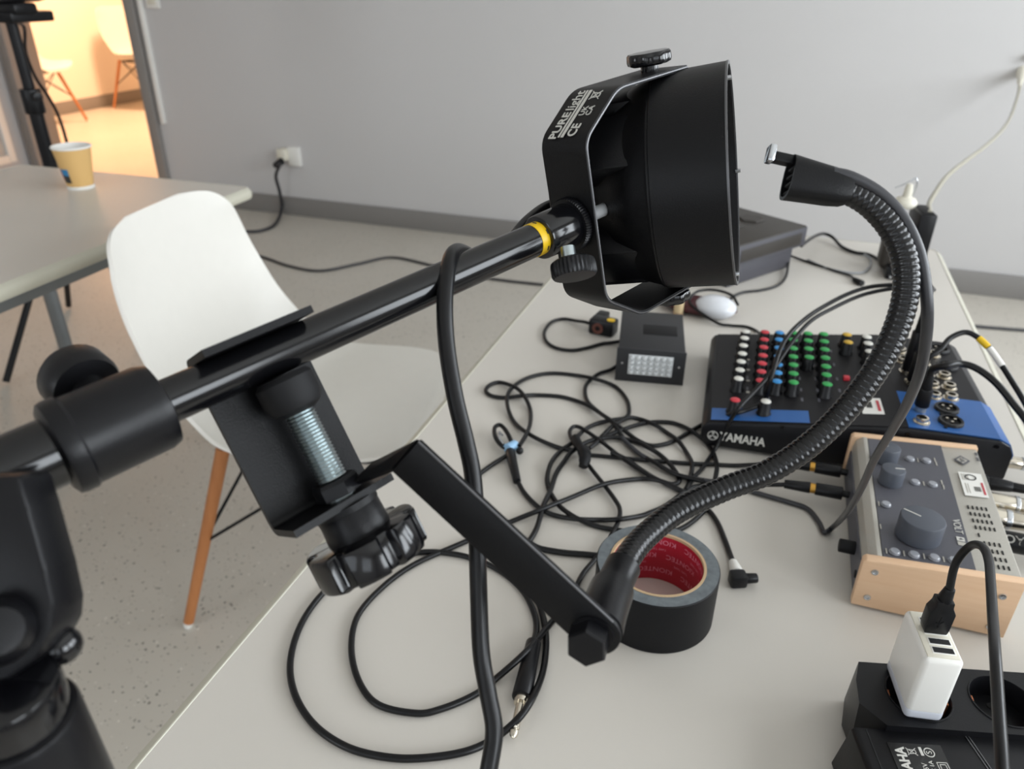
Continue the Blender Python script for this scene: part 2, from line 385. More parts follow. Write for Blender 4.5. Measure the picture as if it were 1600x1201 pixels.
# ------------------------------------------------------------------ shell chairs
def make_chair(name, label, group=None):
    t = thing(name, label, 'chair', (0, 0, 0), group)
    prof = [(.238, .408, .10), (.236, .425, .155), (.225, .438, .185), (.19, .446, .212), (.12, .446, .226), (.04, .438, .232), (-.04, .430, .232), (-.10, .428, .230), (-.145, .440, .228), (-.175, .470, .226), (-.195, .515, .224), (-.210, .57, .222), (-.225, .64, .216), (-.238, .70, .208), (-.249, .755, .197), (-.256, .788, .182), (-.260, .808, .160), (-.262, .818, .130), (-.263, .824, .08)]
    pr = smooth_path([V(p) for p in prof], 3); NU = 20; bm = bmesh.new(); rows = []
    for i, p in enumerate(pr):
        f = i/(len(pr)-1); row = []
        for j in range(NU+1):
            u = -1+2*j/NU; x, z = p.x, p.y
            seat = max(0, 1-f/.42); back = max(0, (f-.42)/.58)
            mid = math.exp(-((f-.47)/.17)**2)
            z += .030*u**4*min(1, seat*1.5)*min(1, f*9) + .055*mid*abs(u)**3; x += (.05*back*min(1, (1-back)*3)+.06*mid)*abs(u)**2.5
            row.append(bm.verts.new((x, u*p.z, z)))
        rows.append(row)
    for i in range(len(rows)-1):
        for j in range(NU): bm.faces.new([rows[i][j], rows[i+1][j], rows[i+1][j+1], rows[i][j+1]])
    bmesh.ops.recalc_face_normals(bm, faces=bm.faces); bmesh.ops.solidify(bm, geom=list(bm.faces), thickness=.006)
    g = G(); g.bm.free(); g.bm = bm; g.build('shell', M_shell, t, 60, world=False)
    for sx in (-1, 1):
        for sy in (-1, 1):
            top = V((sx*.115-.01, sy*.135, .405)); ft = V((sx*.222-.01, sy*.212, .012))
            leg = G().cyl(top, ft, .0135, .0105, 14).build('leg', M_beech, t, world=False)
            G().cyl(ft, ft+(ft-top).normalized()*.012, .0108, .009, 12).build('glide', M_whitep, leg, world=False)
    ends = {(sx, sy): V((sx*.172-.01, sy*.176, .20)) for sx in (-1, 1) for sy in (-1, 1)}
    tops = {(sx, sy): V((sx*.11-.01, sy*.12, .395)) for sx in (-1, 1) for sy in (-1, 1)}
    for a, b in (((-1,-1), (1,-1)), ((1,-1), (1,1)), ((1,1), (-1,1)), ((-1,1), (-1,-1))):
        G().cyl(ends[a], tops[b], .0035, None, 8).build('brace_wire', M_blackwire, t, world=False)
        G().cyl(ends[b], tops[a], .0035, None, 8).build('brace_wire', M_blackwire, t, world=False)
    g = G()
    for a, b in (((-1,-1), (1,-1)), ((1,-1), (1,1)), ((1,1), (-1,1)), ((-1,1), (-1,-1))): g.cyl(tops[a], tops[b], .006, None, 8)
    g.build('mount_frame', M_blackwire, t, world=False)
    return t
ch = make_chair('shell_chair', 'white plastic shell chair with wooden legs pulled up to the long table')
def put(o, x, y, deg, sc=1): o.matrix_world = TR(x, y, 0) @ RZ(deg) @ Matrix.Scale(sc, 4); MW[o.name] = o.matrix_world.copy()
put(ch, -.795, 1.12, 8)
c2 = clone(ch); put(c2, -6.03, 5.20, 8, 1.06); c2['label'] = 'white shell chair in the orange-lit room, nearer one, partly behind the pole'; c2['group'] = 'chairs in the next room'
c3 = clone(ch); put(c3, -5.86, 6.28, -4, 1.08); c3['label'] = 'white shell chair against the orange-lit wall, cut off by the door frame'; c3['group'] = 'chairs in the next room'

# ------------------------------------------------------------------ paper cup
cp = P(127, 292)
t = thing('paper_cup', 'brown kraft paper cup with white rim on the table at left', 'cup', cp)
M = TR(*cp)
G().lathe([(.028, .004), (.0295, .004), (.0435, .098), (.0425, .098), (.0285, .008), (0, .008)], M, 36).build('cup_wall', M_cup, t)
G().lathe([(0, .002), (.029, .002), (.0302, 0), (.0312, .0), (.0316, .006), (.0303, .0065)], M, 36).build('base_rim', M_cupw, t)
G().lathe([(.0425, .0955), (.0445, .0955), (.0455, .098), (.0445, .1005), (.042, .1005), (.041, .097)], M, 36).build('lip', M_cupw, t)
G().lathe([(.0415, .097), (.0278, .009), (0, .009)], M, 36).build('lining', M_cupw, t)
def cuppatch(a0, a1, z0, z1, m, nm):
    g = G(); vs = []; n = 6
    for i in range(n+1):
        a = math.radians(a0+(a1-a0)*i/n)
        for z in (z0, z1):
            r = .0292+(.0435-.0295)*(z-.004)/.094+.0007; vs.append((cp.x+r*math.cos(a), cp.y+r*math.sin(a), cp.z+z))
    g._add(vs, [[2*i, 2*i+2, 2*i+3, 2*i+1] for i in range(n)], None); g.build(nm, m, t)
cuppatch(-112, -76, .034, .050, M_blueprint, 'printed_mark'); cuppatch(-112, -76, .016, .034, M_printd, 'printed_mark')
cuppatch(-121, -113, .022, .048, M_printr, 'printed_mark')

# ------------------------------------------------------------------ loudspeaker on a pole stand
pb = D(64, 205, 2.45); px_, py_ = pb.x, pb.y
t = thing('speaker_stand', 'black tripod pole stand behind the left table', 'stand', (px_, py_, 0))
G().cyl((px_, py_, .25), (px_, py_, .815), .021, None, 20).build('lower_tube', M_blk, t)
G().cyl((px_, py_, .81), (px_, py_, 1.06), .0165, None, 20).build('upper_tube', M_blk, t)
col = G().cyl((px_, py_, .790), (px_, py_, .865), .030, None, 24, .004).build('collar', M_blk, t)
G().cyl((px_, py_, .845), (px_+.052, py_-.02, .845), .011, .014, 14, .002).build('knob', M_blk, col)
for a in (30, 150, 270):
    c_, s_ = math.cos(math.radians(a)), math.sin(math.radians(a))
    G().cyl((px_+.02*c_, py_+.02*s_, .50), (px_+.38*c_, py_+.38*s_, .012), .011, None, 12).build('leg', M_blk, t)
hd = G(); hd.box((px_, py_, 1.070), (.19, .15, .03), .006); hd.box((px_+.06, py_-.03, 1.093), (.10, .08, .03), .008); hd.build('mount_plate', M_blk, t)
sp = thing('loudspeaker', 'dark rounded studio loudspeaker on the pole stand, top left', 'speaker', (px_, py_, 1.105))
G().box((px_-.04, py_, 1.275), (.26, .20, .335), .035, seg=4).build('cabinet', M_speaker, sp)
text('GENELEC', .02, frame((px_-.02, py_-.1005, 1.135), (1, 0, 0), (0, 0, 1)), M_print, sp)
G().lathe([(0, .002), (.075, .002), (.082, .006), (.086, 0)], frame((px_-.04, py_-.101, 1.24), (1, 0, 0), (0, 0, 1)), 32).build('woofer', M_blk, sp)
G().lathe([(0, .002), (.025, .002), (.04, .005), (.045, 0)], frame((px_-.04, py_-.101, 1.38), (1, 0, 0), (0, 0, 1)), 32).build('tweeter', M_blk, sp)
cable('speaker_cable', [V((px_+.03, py_-.06, 1.06)), D(36, 40, 2.42), D(40, 80, 2.42), D(55, 120, 2.42), D(75, 150, 2.42), D(90, 178, 2.42), D(99, 203, 2.42), D(106, 228, 2.42), D(118, 268, 2.42), V((px_+.16, py_+.02, .02))], .005, M_cab, 'thin black cable hanging from the loudspeaker beside the pole')

# ------------------------------------------------------------------ floor cable
cable('floor_cable', [FL(360, 388, .006), FL(415, 403, .006), FL(450, 415, .006), FL(500, 423, .006), FL(560, 412, .006), FL(610, 402, .006), FL(660, 411, .006), FL(720, 427, .006), FL(780, 437, .006), FL(860, 446, .006), FL(1000, 462, .006), FL(1250, 485, .006), FL(1540, 511, .006), FL(1650, 519, .006)], .0065, M_cabg, 'dark cable snaking over the grey floor under the long table')

# ------------------------------------------------------------------ microphone boom stand
A_ = D(60, 716, .242); B_ = D(898, 347, .383); E_ = (B_-A_).normalized()
def on_boom(x):                              # point of the boom axis seen at picture column x
    best = min((i/2000 for i in range(-400, 2001)), key=lambda q: abs(((lambda c: 800+F*c.x/c.z)(w2c(A_+(B_-A_)*q)))-x)); return A_+(B_-A_)*best
def w2c(p): p = V(p)-EYE; return V((AX[0]*p.x+AY[0]*p.y+AZ[0]*p.z, AX[1]*p.x+AY[1]*p.y+AZ[1]*p.z, AX[2]*p.x+AY[2]*p.y+AZ[2]*p.z))
toeye = lambda p: (EYE-V(p)).normalized()
sb = D(20, 960, .205)                        # centre of the swivel
st = thing('boom_stand', 'black microphone boom stand reaching across the foreground', 'stand', (sb.x, sb.y, 0))
q0, q1 = on_boom(85), on_boom(256)
G().cyl(A_-E_*.25, q0+E_*.01, .0116, None, 36).build('outer_boom_tube', M_tube, st)
cl = G(); Lc = (q1-q0).length
cl.lathe([(0, 0), (.0135, 0), (.0158, .0012), (.0163, .003), (.0163, .0065), (.0155, .0075), (.0155, Lc-.004), (.0145, Lc-.0008), (.012, Lc), (0, Lc)], zf(q0, E_), 40)
cl = cl.build('boom_clutch', M_blk, st)
kc = D(128, 598, .272)
kn = G(); kax = (kc-(q0+E_*.022)).normalized()
kn.lathe([(0, -.012), (.006, -.012), (.006, 0), (.0115, .001), (.0125, .004), (.0125, .012), (.010, .016), (0, .0175)], zf(kc-kax*.006, kax), 30); kn.build('clutch_knob', M_blk, cl)
e1 = on_boom(868)
G().cyl(q0, e1, .008, None, 36).build('inner_boom_tube', M_tube, st)
G().cyl(on_boom(830), on_boom(853), .00822, None, 36).build('yellow_tape_band', M_yellow, st)
ty = bpy.data.objects['yellow_tape_band']; yb0, yb1 = on_boom(830), on_boom(853); ye = toeye(yb0); ye = (ye-E_*ye.dot(E_)).normalized(); yf = E_.cross(ye)
for fr_, a in ((.3, -62), (.6, -35), (.45, -8), (.7, 30), (.35, 48)):
    a = math.radians(a); nrm_ = ye*math.cos(a)+yf*math.sin(a)*(1 if yf.z < 0 else -1)
    G().box((0, 0, 0), (.0003, .0022, .0007), 0, frame(yb0*(1-fr_)+yb1*fr_+nrm_*.00830, nrm_, yf)).build('tape_print', M_printd, ty)
# swivel head, sleeve and pole below the boom
n_ = toeye(sb); e2 = (E_ - n_*E_.dot(n_)).normalized(); d2 = V((0, 0, -1)); d2 = (d2-n_*d2.dot(n_)).normalized()
Ms = frame(D(20, 930, .212), (ray(120, 930)-ray(20, 930)), -d2)
pl = [(-.05, .032), (.0045, .034), (.0075, .025), (.0125, .008), (.0148, -.002), (.0145, -.008), (.010, -.016), (.002, -.022), (-.02, -.026), (-.05, -.026)]
G().prism(pl, -.010, .006, Ms, .0016).build('swivel_plate', M_blk, st)
G().lathe([(0, -.004), (.0085, -.004), (.0095, 0), (.0085, .009), (.006, .012), (0, .0125)], zf(D(-2, 985, .206), n_), 28).build('swivel_screw', M_blk, st)
G().ball(D(97, 1008, .218), .0055, None, 16).build('stop_pin', M_blkgl, st)
slv = D(20, 1120, .209); dn = V((0, 0, -1))
G().cyl(slv+V((0, 0, .012)), slv+V((0, 0, -.007)), .0145, None, 32, .002).build('sleeve_ring', M_blkgl, st)
G().cyl(slv+V((0, 0, .0)), slv+V((0, 0, -.06)), .0165, .0185, 32, .002).build('pole_clutch', M_blk, st)
G().cyl((slv.x, slv.y, .22), (slv.x, slv.y, slv.z-.05), .0125, None, 28).build('pole', M_tube, st)
for a in (100, 220, 340):
    c_, s_ = math.cos(math.radians(a)), math.sin(math.radians(a))
    G().cyl((slv.x, slv.y, .24), (slv.x+.26*c_, slv.y+.26*s_, .012), .009, None, 14).build('leg', M_tube, st)

# ------------------------------------------------------------------ pin spot light on the boom
a_ = c2w((1, -.03, -.345)).normalized()
kk = a_.cross(E_).normalized(); kk = kk if kk.z > 0 else -kk       # pivot axis, pointing up
Cc = B_ + E_*.0705; ww = E_.cross(kk).normalized()
li = thing('spot_light', 'black round spot light clamped on the end of the boom', 'light', B_)
Mb = frame(Cc, E_, kk)                        # bracket frame: x forward, y up, z across
half = [(-.0705, 0), (-.0705, .040), (-.044, .0580), (.012, .0580)]
path = fillet([V((x, -y, 0)) for x, y in half[::-1]][:-1] + [V((x, y, 0)) for x, y in half[1:]], .006)
path = [(p.x, p.y) for p in path]; wds = [.029*(1 if abs(p[0]) > .02 else .8) for p in path]
br = G().strip(path, .029, .002, Mb).build('bracket', M_pow, li, 25)
for sz in (-1, 1):
    G().tube([Mb @ V((x, y, sz*.0146)) for x, y in path], .0006, 6).build('bracket_edge', M_edgebare, br)
Ml = frame(Cc, a_, kk) @ Matrix(((0, 0, 1, 0), (1, 0, 0, 0), (0, 1, 0, 0), (0, 0, 0, 1)))   # lathe z along a_
hs = G().lathe([(0, -.056), (.030, -.056), (.0345, -.053), (.0355, -.048), (.0365, -.030), (.038, -.027), (.0465, -.020), (.0525, -.010), (.0555, -.001), (.0565, .0005), (.0565, .0015), (.0572, .002), (.058, .036), (.058, .0385), (.0560, .0385), (.0545, .03), (.053, .004), (.03, .001), (0, .001)], Ml, 72).build('housing', M_pow, li, 25)
G().lathe([(.0565, .0383), (.0583, .0383), (.0583, .0393), (.0565, .0393), (.0565, .0383)], Ml, 72).build('front_rim', M_edgebare, hs)
G().lathe([(0, .010), (.03, .009), (.050, .005), (.0525, .004)], Ml, 48).build('lens', M_lens, hs)
vb = Ml.to_3x3().inverted() @ (-E_); ab = math.degrees(math.atan2(vb.y, vb.x))
for ang in (40, -40, 82, -82, 130, -130, 180):
    G().box((.0425, 0, -.0265), (.018, .029, .037), .0012, Ml @ RZ(ab+ang)).build('cooling_vent', M_pow, hs)
for ang in (20, 140, 260): G().cyl(Ml @ RZ(ang) @ V((.0555, 0, .038)), Ml @ RZ(ang) @ V((.0555, 0, .041)), .0012, None, 8).build('rim_screw', M_steel, hs)
flute = lambda a: 1+.05*math.cos(8*a)
for sg in (-1, 1):
    G().lathe([(0, 0), (.0045, 0), (.0045, .003), (.009, .0032), (.0108, .004), (.0112, .0055), (.0110, .0085), (.0102, .0095), (0, .0100)], zf(Cc+kk*sg*.0590, kk*sg), 48, flute).build('pivot_knob', M_blkgl, li)
G().cyl(e1-E_*.012, B_-E_*.0012, .0108, .0112, 36, .001).build('tube_socket', M_blkgl, li)
kg = lambda a: 1+.02*math.cos(60*a)
G().lathe([(0, 0), (.0128, 0), (.0132, .0008), (.0132, .0032), (.0128, .004), (0, .004)], zf(B_-E_*.0055, E_), 240, kg).build('knurled_ring', M_blk, li)
G().cyl(B_, B_+E_*.027, .0034, None, 18, .0006).build('threaded_bolt', mat('zinc_bolt', 'd8dadc', .4, .5), li)
sc0 = D(886, 383, .362); sck = D(896, 418, .357); sd = (sck-sc0).normalized()
sd = (c2w((.14, .93, -.12))).normalized()
G().cyl(sc0+sd*.001, sc0+sd*.0095, .0036, None, 16).build('thumb_screw', M_zinc, li)
G().lathe([(0, -.004), (.0085, -.004), (.0103, -.0028), (.0106, -.001), (.0106, .0032), (.0098, .0045), (0, .0048)], zf(sck, sd), 132, lambda a: 1+.022*math.cos(33*a)).build('thumb_knob', M_blk, li)
# print on the upper slanted face of the bracket
p0 = Mb @ V((-.0705, .040, 0)); p1 = Mb @ V((-.044, .0580, 0)); dirp = (p1-p0).normalized(); outn = dirp.cross(ww).normalized()
if outn.dot(toeye(p0)) < 0: outn = -outn
mid = (p0+p1)/2 + outn*.00125
wr = dirp.cross(outn).normalized()             # to the right of the reading direction
Mt = lambda al, dn_: frame(mid + dirp*al - wr*(-dn_), dirp, -wr)
text('PURE', .0068, Mt(-.0075, -.0068), M_print, br, bold=.0001, sx=1.1)
text('light', .0080, Mt(.0085, -.0068), M_print, br, sx=.95)
for o_, L_ in ((-.0030, .030), (-.0008, .030)):
    G().box((0, 0, 0), (L_, .0011 if o_ < -.001 else .0017, .0002), 0, frame(mid+dirp*.0+wr*o_, dirp, -wr)).build('printed_line', M_print, br)
text('CE', .0075, Mt(-.0105, .0045), M_print, br, sx=.9, bold=.0001)
text('UK', .0045, Mt(.0015, .0030), M_print, br); text('CA', .0045, Mt(.0015, .0070), M_print, br)
bn = G()
for (x0, y0, x1, y1) in ((-.002, .0025, .002, .0025), (-.0016, .0022, -.001, -.0025), (.0016, .0022, .001, -.0025), (-.001, -.0025, .001, -.0025), (-.0026, -.003, .0026, .0032), (-.0026, .0032, .0026, -.003)):
    dv = V((x1-x0, y1-y0, 0)); bn.box((0, 0, 0), (dv.length, .0005, .0002), 0, frame(Mt(.0115, .0045) @ V(((x0+x1)/2, (y0+y1)/2, 0)), Mt(.0115, .0045).to_3x3() @ dv, Mt(.0115, .0045).to_3x3() @ V((-dv.y, dv.x, 0))))
bn.build('bin_symbol', M_print, br)

# thick lead of the spot light, wound over the boom and hanging down
cable('light_power_cable', [Cc-a_*.052+kk*.0, D(905, 316, .44), D(860, 322, .44), D(826, 345, .425), D(790, 385, .405), D(752, 408, .385), D(727, 395, .362), D(712, 393, .345), D(702, 412, .331), D(695, 470, .322), D(698, 540, .318), D(711, 620, .315), D(728, 690, .313), D(739, 745, .312), D(745, 830, .31), D(748, 930, .308), D(752, 1020, .306), D(763, 1085, .303), D(772, 1140, .30), D(765, 1195, .297), D(752, 1260, .294), D(740, 1340, .29)], .0036, M_cab, 'thick black power lead wound over the boom and hanging down in front', n=16)

# ------------------------------------------------------------------ clamp with flat arm and gooseneck
O_ = on_boom(437); s_ = c2w((.41, .90, .141)); s_ = (s_-E_*s_.dot(E_)).normalized(); m_ = E_.cross(s_); m_ = m_ if m_.dot(toeye(O_)) > 0 else -m_
gc = thing('gooseneck_clamp', 'black screw clamp with gooseneck arm hanging on the boom', 'clamp', O_)
Mc = frame(O_, s_, m_) ; zc = Mc.to_3x3() @ V((0, 0, 1)); sgn = 1 if zc.dot(E_) > 0 else -1
cpath = fillet([V((-.0095, .016, 0)), V((-.0095, -.0100, 0)), V((.061, -.0100, 0)), V((.061, .0145, 0))], .004)
G().strip([(p.x, p.y) for p in cpath], .043, .0028, Mc @ TR(0, 0, sgn*-.0085)).build('clamp_body', M_pow, gc, 25)
scx = .0
Msx = Mc @ Matrix(((0, 0, 1, 0), (1, 0, 0, 0), (0, 1, 0, 0), (0, 0, 0, 1)))   # lathe z along s_
Msc = Msx @ TR(.004, sgn*-.0050, 0)
G().lathe([(0, .0085), (.0095, .0085), (.0112, .0105), (.0112, .0185), (.0098, .0215), (.0065, .0235), (0, .0238)], Msc, 26).build('pressure_pad', M_matte, gc, 30)
thr = [(0, .022)]; z = .022
while z < .059: thr += [(.0058, z), (.0052, z+.0007)]; z += .0014
thr += [(.0058, .059), (.0058, .069), (0, .069)]
G().lathe(thr, Msc, 24).build('threaded_rod', M_zinc, gc)
G().lathe([(0, .052), (.0085, .052), (.0092, .0535), (.0092, .0585), (0, .0595)], Msc, 6).build('hex_nut', M_blk, gc, 20)
G().lathe([(0, .0640), (.0115, .0640), (.0122, .0650), (.0128, .0775), (.0125, .079), (0, .079)], Msc, 40).build('knob_hub', M_blk, gc)
def star(a):
    c = (math.cos(7*a)-.45)/.35; c = min(1, max(0, c)); return 1-.15*c*c*(3-2*c)
G().lathe([(0, .0750), (.0205, .0750), (.0220, .0754), (.0226, .0764), (.0226, .0878), (.0220, .0893), (.0200, .0901), (0, .0910)], Msc, 224, star).build('clamp_knob', M_blkgl, gc, 32)
# flat bent arm
bend = D(635, 711, .272); aend = D(934, 988, .272); q_ = (aend-bend).normalized(); b_ = c2w((.72, -.69, -.45)); b_ = (b_-q_*b_.dot(q_)).normalized()
nn = q_.cross(b_).normalized(); nn = nn if nn.dot(toeye(bend)) > 0 else -nn
scp = Msc @ V((0, 0, .0545)); WA = .0168
g = G(); th = .0026; La = (aend-bend).length
Ma = frame(bend, q_, b_)
zz = Ma.to_3x3() @ V((0, 0, 1)); zs = 1 if zz.dot(nn) > 0 else -1
poly = [(0, -WA/2), (La, -WA/2)] + [(La+WA/2*math.sin(math.radians(t_)), -WA/2*math.cos(math.radians(t_))) for t_ in range(15, 180, 15)] + [(La, WA/2), (0, WA/2)]
g.prism(poly, -th/2, th/2, Ma, .0003)
g.build('flat_arm', M_pow, gc, 25)
scp = Msc @ V((0, 0, .0635)); ds_ = w2c(scp).z; f1, f2 = D(552, 757, ds_), D(584, 724, ds_+.003)
e1_, e2_ = Ma @ V((0, -WA/2, 0)), Ma @ V((0, WA/2, 0)); fn = (e1_-f1).cross(e2_-e1_).normalized(); fn = fn if fn.dot(s_) < 0 else -fn
g = G(); qd = [f1, e1_, e2_, f2]; g._add([p+fn*th*.5 for p in qd]+[p-fn*th*.5 for p in qd], [[0, 1, 2, 3], [7, 6, 5, 4], [0, 4, 5, 1], [1, 5, 6, 2], [2, 6, 7, 3], [3, 7, 4, 0]], None)
g.lathe([(.0058, -.0013), (.0125, -.0013), (.0125, .0013), (.0058, .0013)], zf(scp, s_), 32); g.build('arm_foot', M_pow, gc, 25)
for sg in (1,):
    G().tube([Ma @ V((0, sg*WA/2, zs*th/2)), Ma @ V((La, sg*WA/2, zs*th/2))], .00045, 6).build('arm_edge', M_edgebare, gc)
# hex bolt on the near side, socket and gooseneck on the far side
G().lathe([(0, -.001), (.0076, -.001), (.0076, .0072), (.0070, .0082), (0, .0085)], frame(aend+nn*.0013-b_*.0022-q_*.0014, q_, b_) @ (RY(0) if zs > 0 else RX(180)) @ RZ(12), 6).build('hex_bolt', M_blk, gc, 20)
G().lathe([(0, 0), (.0080, 0), (.0080, .0010), (0, .0010)], zf(aend+nn*.0013-b_*.0015-q_*.001, nn), 32).build('washer', M_blk, gc)
gn = [aend-nn*.0013, aend-nn*.016, D(962, 908, .305), D(985, 865, .318), D(1012, 834, .328), D(1060, 797, .336), D(1130, 764, .340), D(1200, 737, .340), D(1268, 692, .338), D(1330, 630, .336), D(1380, 558, .334), D(1411, 480, .332), D(1415, 415, .330), D(1396, 362, .330), D(1360, 320, .330), D(1318, 296, .330), D(1285, 288, .330)]
gp = smooth_path(gn, 40)
def arc(p): 
    L = [0]
    for a, b in zip(p, p[1:]): L.append(L[-1]+(b-a).length)
    return L
def resample(p, step):
    L = arc(p); out = []; d = 0; i = 0
    while d < L[-1]:
        while L[i+1] < d: i += 1
        f = (d-L[i])/max(L[i+1]-L[i], 1e-9); out.append(p[i]*(1-f)+p[i+1]*f); d += step
    return out
ST = .00046; fine = resample(gp, ST)
n1 = int(.028/ST); n2 = int(.045/ST)
G().tube(fine[:n1][::4]+[fine[n1]], .0088, 28).build('arm_socket', M_blk, gc)
G().tube(fine[n1-4:n2][::4]+[fine[n2]], .0073, 28).build('neck_ferrule', M_blk, gc)
rad = [(.00525, .00552, .00562, .00565, .00562, .00552)[i % 6] for i in range(len(fine)-n2)]
G().tube(fine[n2:], rad, 22).build('gooseneck_hose', mat('gooseneck_black', '0b0b0d', .24, spec=.45), gc, 180)
# sleeve clip at the free end
ce = D(1325, 298, .330); cf = D(1231, 277, .330)
ax = (cf-ce).normalized(); upc = c2w((-.15, -1, 0)); upc = (upc-ax*upc.dot(ax)).normalized(); Mk = frame(ce, ax, upc)
g = G(); rows = []
Lk = (cf-ce).length
for x, hw_, hd_ in ((0, .0062, .0062), (.002, .0072, .0066), (.008, .0082, .007), (Lk*.6, .0088, .0072), (Lk, .0098, .0072)):
    rows.append([(x, hw_*math.copysign(abs(math.cos(a))**.6, math.cos(a)), hd_*math.copysign(abs(math.sin(a))**.8, math.sin(a))) for a in [2*PI*i/24 for i in range(24)]])
inner = [[(x-(0 if k == 0 else .012), y*.86, z*.86) for x, y, z in rows[-1]] for k in (0, 1)]
vs = sum(rows, [])+sum(inner, []); fs = []
for i in range(len(rows)+1):
    for j in range(24): fs.append([i*24+j, i*24+(j+1) % 24, (i+1)*24+(j+1) % 24, (i+1)*24+j])
fs.append(list(range(24))[::-1]); fs.append([(len(rows)+1)*24+j for j in range(24)])
g._add(vs, fs, Mk); g.build('tip_sleeve', M_pow, gc, 40)
g = G(); g.box((Lk+.002, .0072, 0), (.014, .0042, .006), .0008, Mk); g.build('sensor_head', M_blk, gc)
G().box((Lk+.0095, .0082, 0), (.003, .0075, .0065), .0008, Mk).build('sensor_cap', M_steel, gc)
for i in range(4): G().box((Lk-.003+i*.0, -.006+i*.0035, .0), (.004, .0012, .0105), .0002, Mk).build('grille_rib', M_dark, gc)

# small microphone cable strapped to the gooseneck, then down to the table
off = c2w((.75, -.55, -.2))*.0062
mc = [D(1300, 270, .326), D(1330, 277, .326), D(1372, 300, .327), D(1407, 335, .328), D(1431, 380, .329), D(1444, 430, .331), D(1449, 500, .338), D(1440, 570, .36), D(1420, 625, .40), D(1392, 675, .455), D(1366, 718, .51), D(1346, 762, .565), D(1325, 798, .63), P(1303, 822, .012), P(1288, 831, .004), P(1279, 815, .003), P(1262, 795, .003), P(1235, 785, .003), P(1200, 775, .003), P(1176, 768, .003), P(1156, 762, .003), P(1130, 754, .003), P(1106, 751, .003), P(1071, 745, .003), P(1050, 738, .003), P(1022, 722, .0045), P(997, 707, .006), P(972, 684, .008)]
cable('microphone_cable', mc, .0026, M_cabg, 'grey cable running along the gooseneck down to the table beside the interface', n=12)

# ------------------------------------------------------------------ ten-channel mixer (its right side faces the camera)
MX = TR(-.022, .785, T) @ RZ(3.5)
mx = thing('mixing_desk', 'black and blue audio mixer with coloured knobs on the table', 'mixer', MX)
pz = lambda x: .036+.026*min(max(x, 0), .2)/.2
slope = math.degrees(math.atan2(.026, .2))
body = [(-.004, .004), (-.010, .012), (-.010, .027), (-.005, .0345), (.2, .061), (.288, .061), (.298, .056), (.303, .046), (.303, .018), (.292, .004)]
MXP = MX @ Matrix(((1, 0, 0, 0), (0, 0, 1, 0), (0, 1, 0, 0), (0, 0, 0, 1)))      # prism x->x, y->z, extrude->y
G().prism(body, -.0125, .2365, MXP, .0022).build('case', M_mixside, mx)
sheet = lambda x0, x1, y0, y1, th, m, nm, par=mx: G().prism([(x0, pz(x0)-.004), (x1, pz(x1)-.004), (x1, pz(x1)+th), (x0, pz(x0)+th)], y0, y1, MXP).build(nm, m, par)
sheet(-.002, .2, -.0095, .234, .0002, M_mixer, 'front_panel'); sheet(.2, .287, -.0095, .234, .0002, M_mixer, 'connector_panel')
sheet(-.001, .103, -.0085, .0185, .0006, M_blue, 'blue_strip'); sheet(.2, .2875, -.0095, .072, .0006, M_blue, 'blue_connector_field')
G().prism([(.2875, .0625), (.2985, .057), (.304, .046), (.304, .04), (.3025, .04), (.3025, .046), (.2975, .056), (.287, .060)], -.0095, .072, MXP).build('blue_edge', M_blue, mx)
for x in (.02, .28):
    for y in (.01, .21): G().cyl(MX @ V((x, y, 0)), MX @ V((x, y, .006)), .008, None, 14).build('foot', M_matte, mx)
cols = [('white', .0257, .0012, [.065, .0885, .1124, .1361, .1611, .1849, .2065]), ('red', .0504, .0012, [.0609, .0851, .108, .131, .156, .1805, .2053]),
        ('blue', .0686, .0012, [.0598, .0826, .1053, .1284, .154, .1803, .2034]), ('green', .0866, .001, [.0579, .0811, .1049, .1285, .1534, .1798, .2035]),
        ('green', .1078, .001, [.1272, .1523, .1774, .2009]), ('green', .1225, .0012, [.0548, .079, .1015, .1259, .1505, .1753, .199]),
        ('yellow', .1564, .001, [.1731, .1973]), ('white', .177, .001, [.1217, .1456, .1697, .1899]), ('red', .0226, 0, [.0109]), ('white', .0554, 0, [.0092])]
kproto = {}
for cname, x0, dx, ys in cols:
    for i, y in enumerate(ys):
        x = x0+dx*i; Mk_ = TR(x, y, pz(x)+.0002)
        if 'b' not in kproto:
            g = G().lathe([(0, 0), (.0085, 0), (.0085, .0012), (.0068, .0035), (.0064, .0150), (.0058, .0160), (0, .0160)], None, 24, lambda a: 1+.02*math.cos(12*a))
            b = g.build('knob', M_blk, mx, world=False); b.matrix_local = Mk_; kproto['b'] = b
        else: b = sharecopy(kproto['b'], Mk_, mx)
        if cname not in kproto:
            kproto[cname] = G().lathe([(0, .0158), (.0056, .0158), (.0056, .0166), (.0048, .0172), (0, .0173)], None, 20).build('cap', KC[cname], b, world=False)
        else: sharecopy(kproto[cname], Matrix(), b)
for x, y in ((.1498, .0998), (.1583, .0737)):
    G().box((x, y, pz(x)+.002), (.007, .007, .005), .0008, MX).build('push_button', KC['red'], mx)
for y in (.06, .09, .12, .15): 
    G().box((.0385, y, pz(.0385)+.0006), (.004, .0035, .002), .0004, MX).build('push_switch', M_silver, mx)
for x, y in ((.2146, .0046), (.2388, .0685), (.2564, .0703), (.2419, .0968), (.2194, .1284), (.2208, .0994), (.2600, .0970), (.2420, .1250), (.2600, .1250), (.2200, .1560), (.2430, .1560), (.2600, .1850), (.2430, .1850), (.2210, .1850)):
    j = G().lathe([(.0042, .0062), (.0042, 0), (.0085, 0), (.0085, .0015), (.0064, .002), (.0064, .0062), (.0042, .0066)], MX @ TR(x, y, pz(x)), 20).build('jack_socket', M_nickel, mx)
    G().lathe([(0, .001), (.0043, .001)], MX @ TR(x, y, pz(x)), 16).build('jack_hole', M_dark, j)
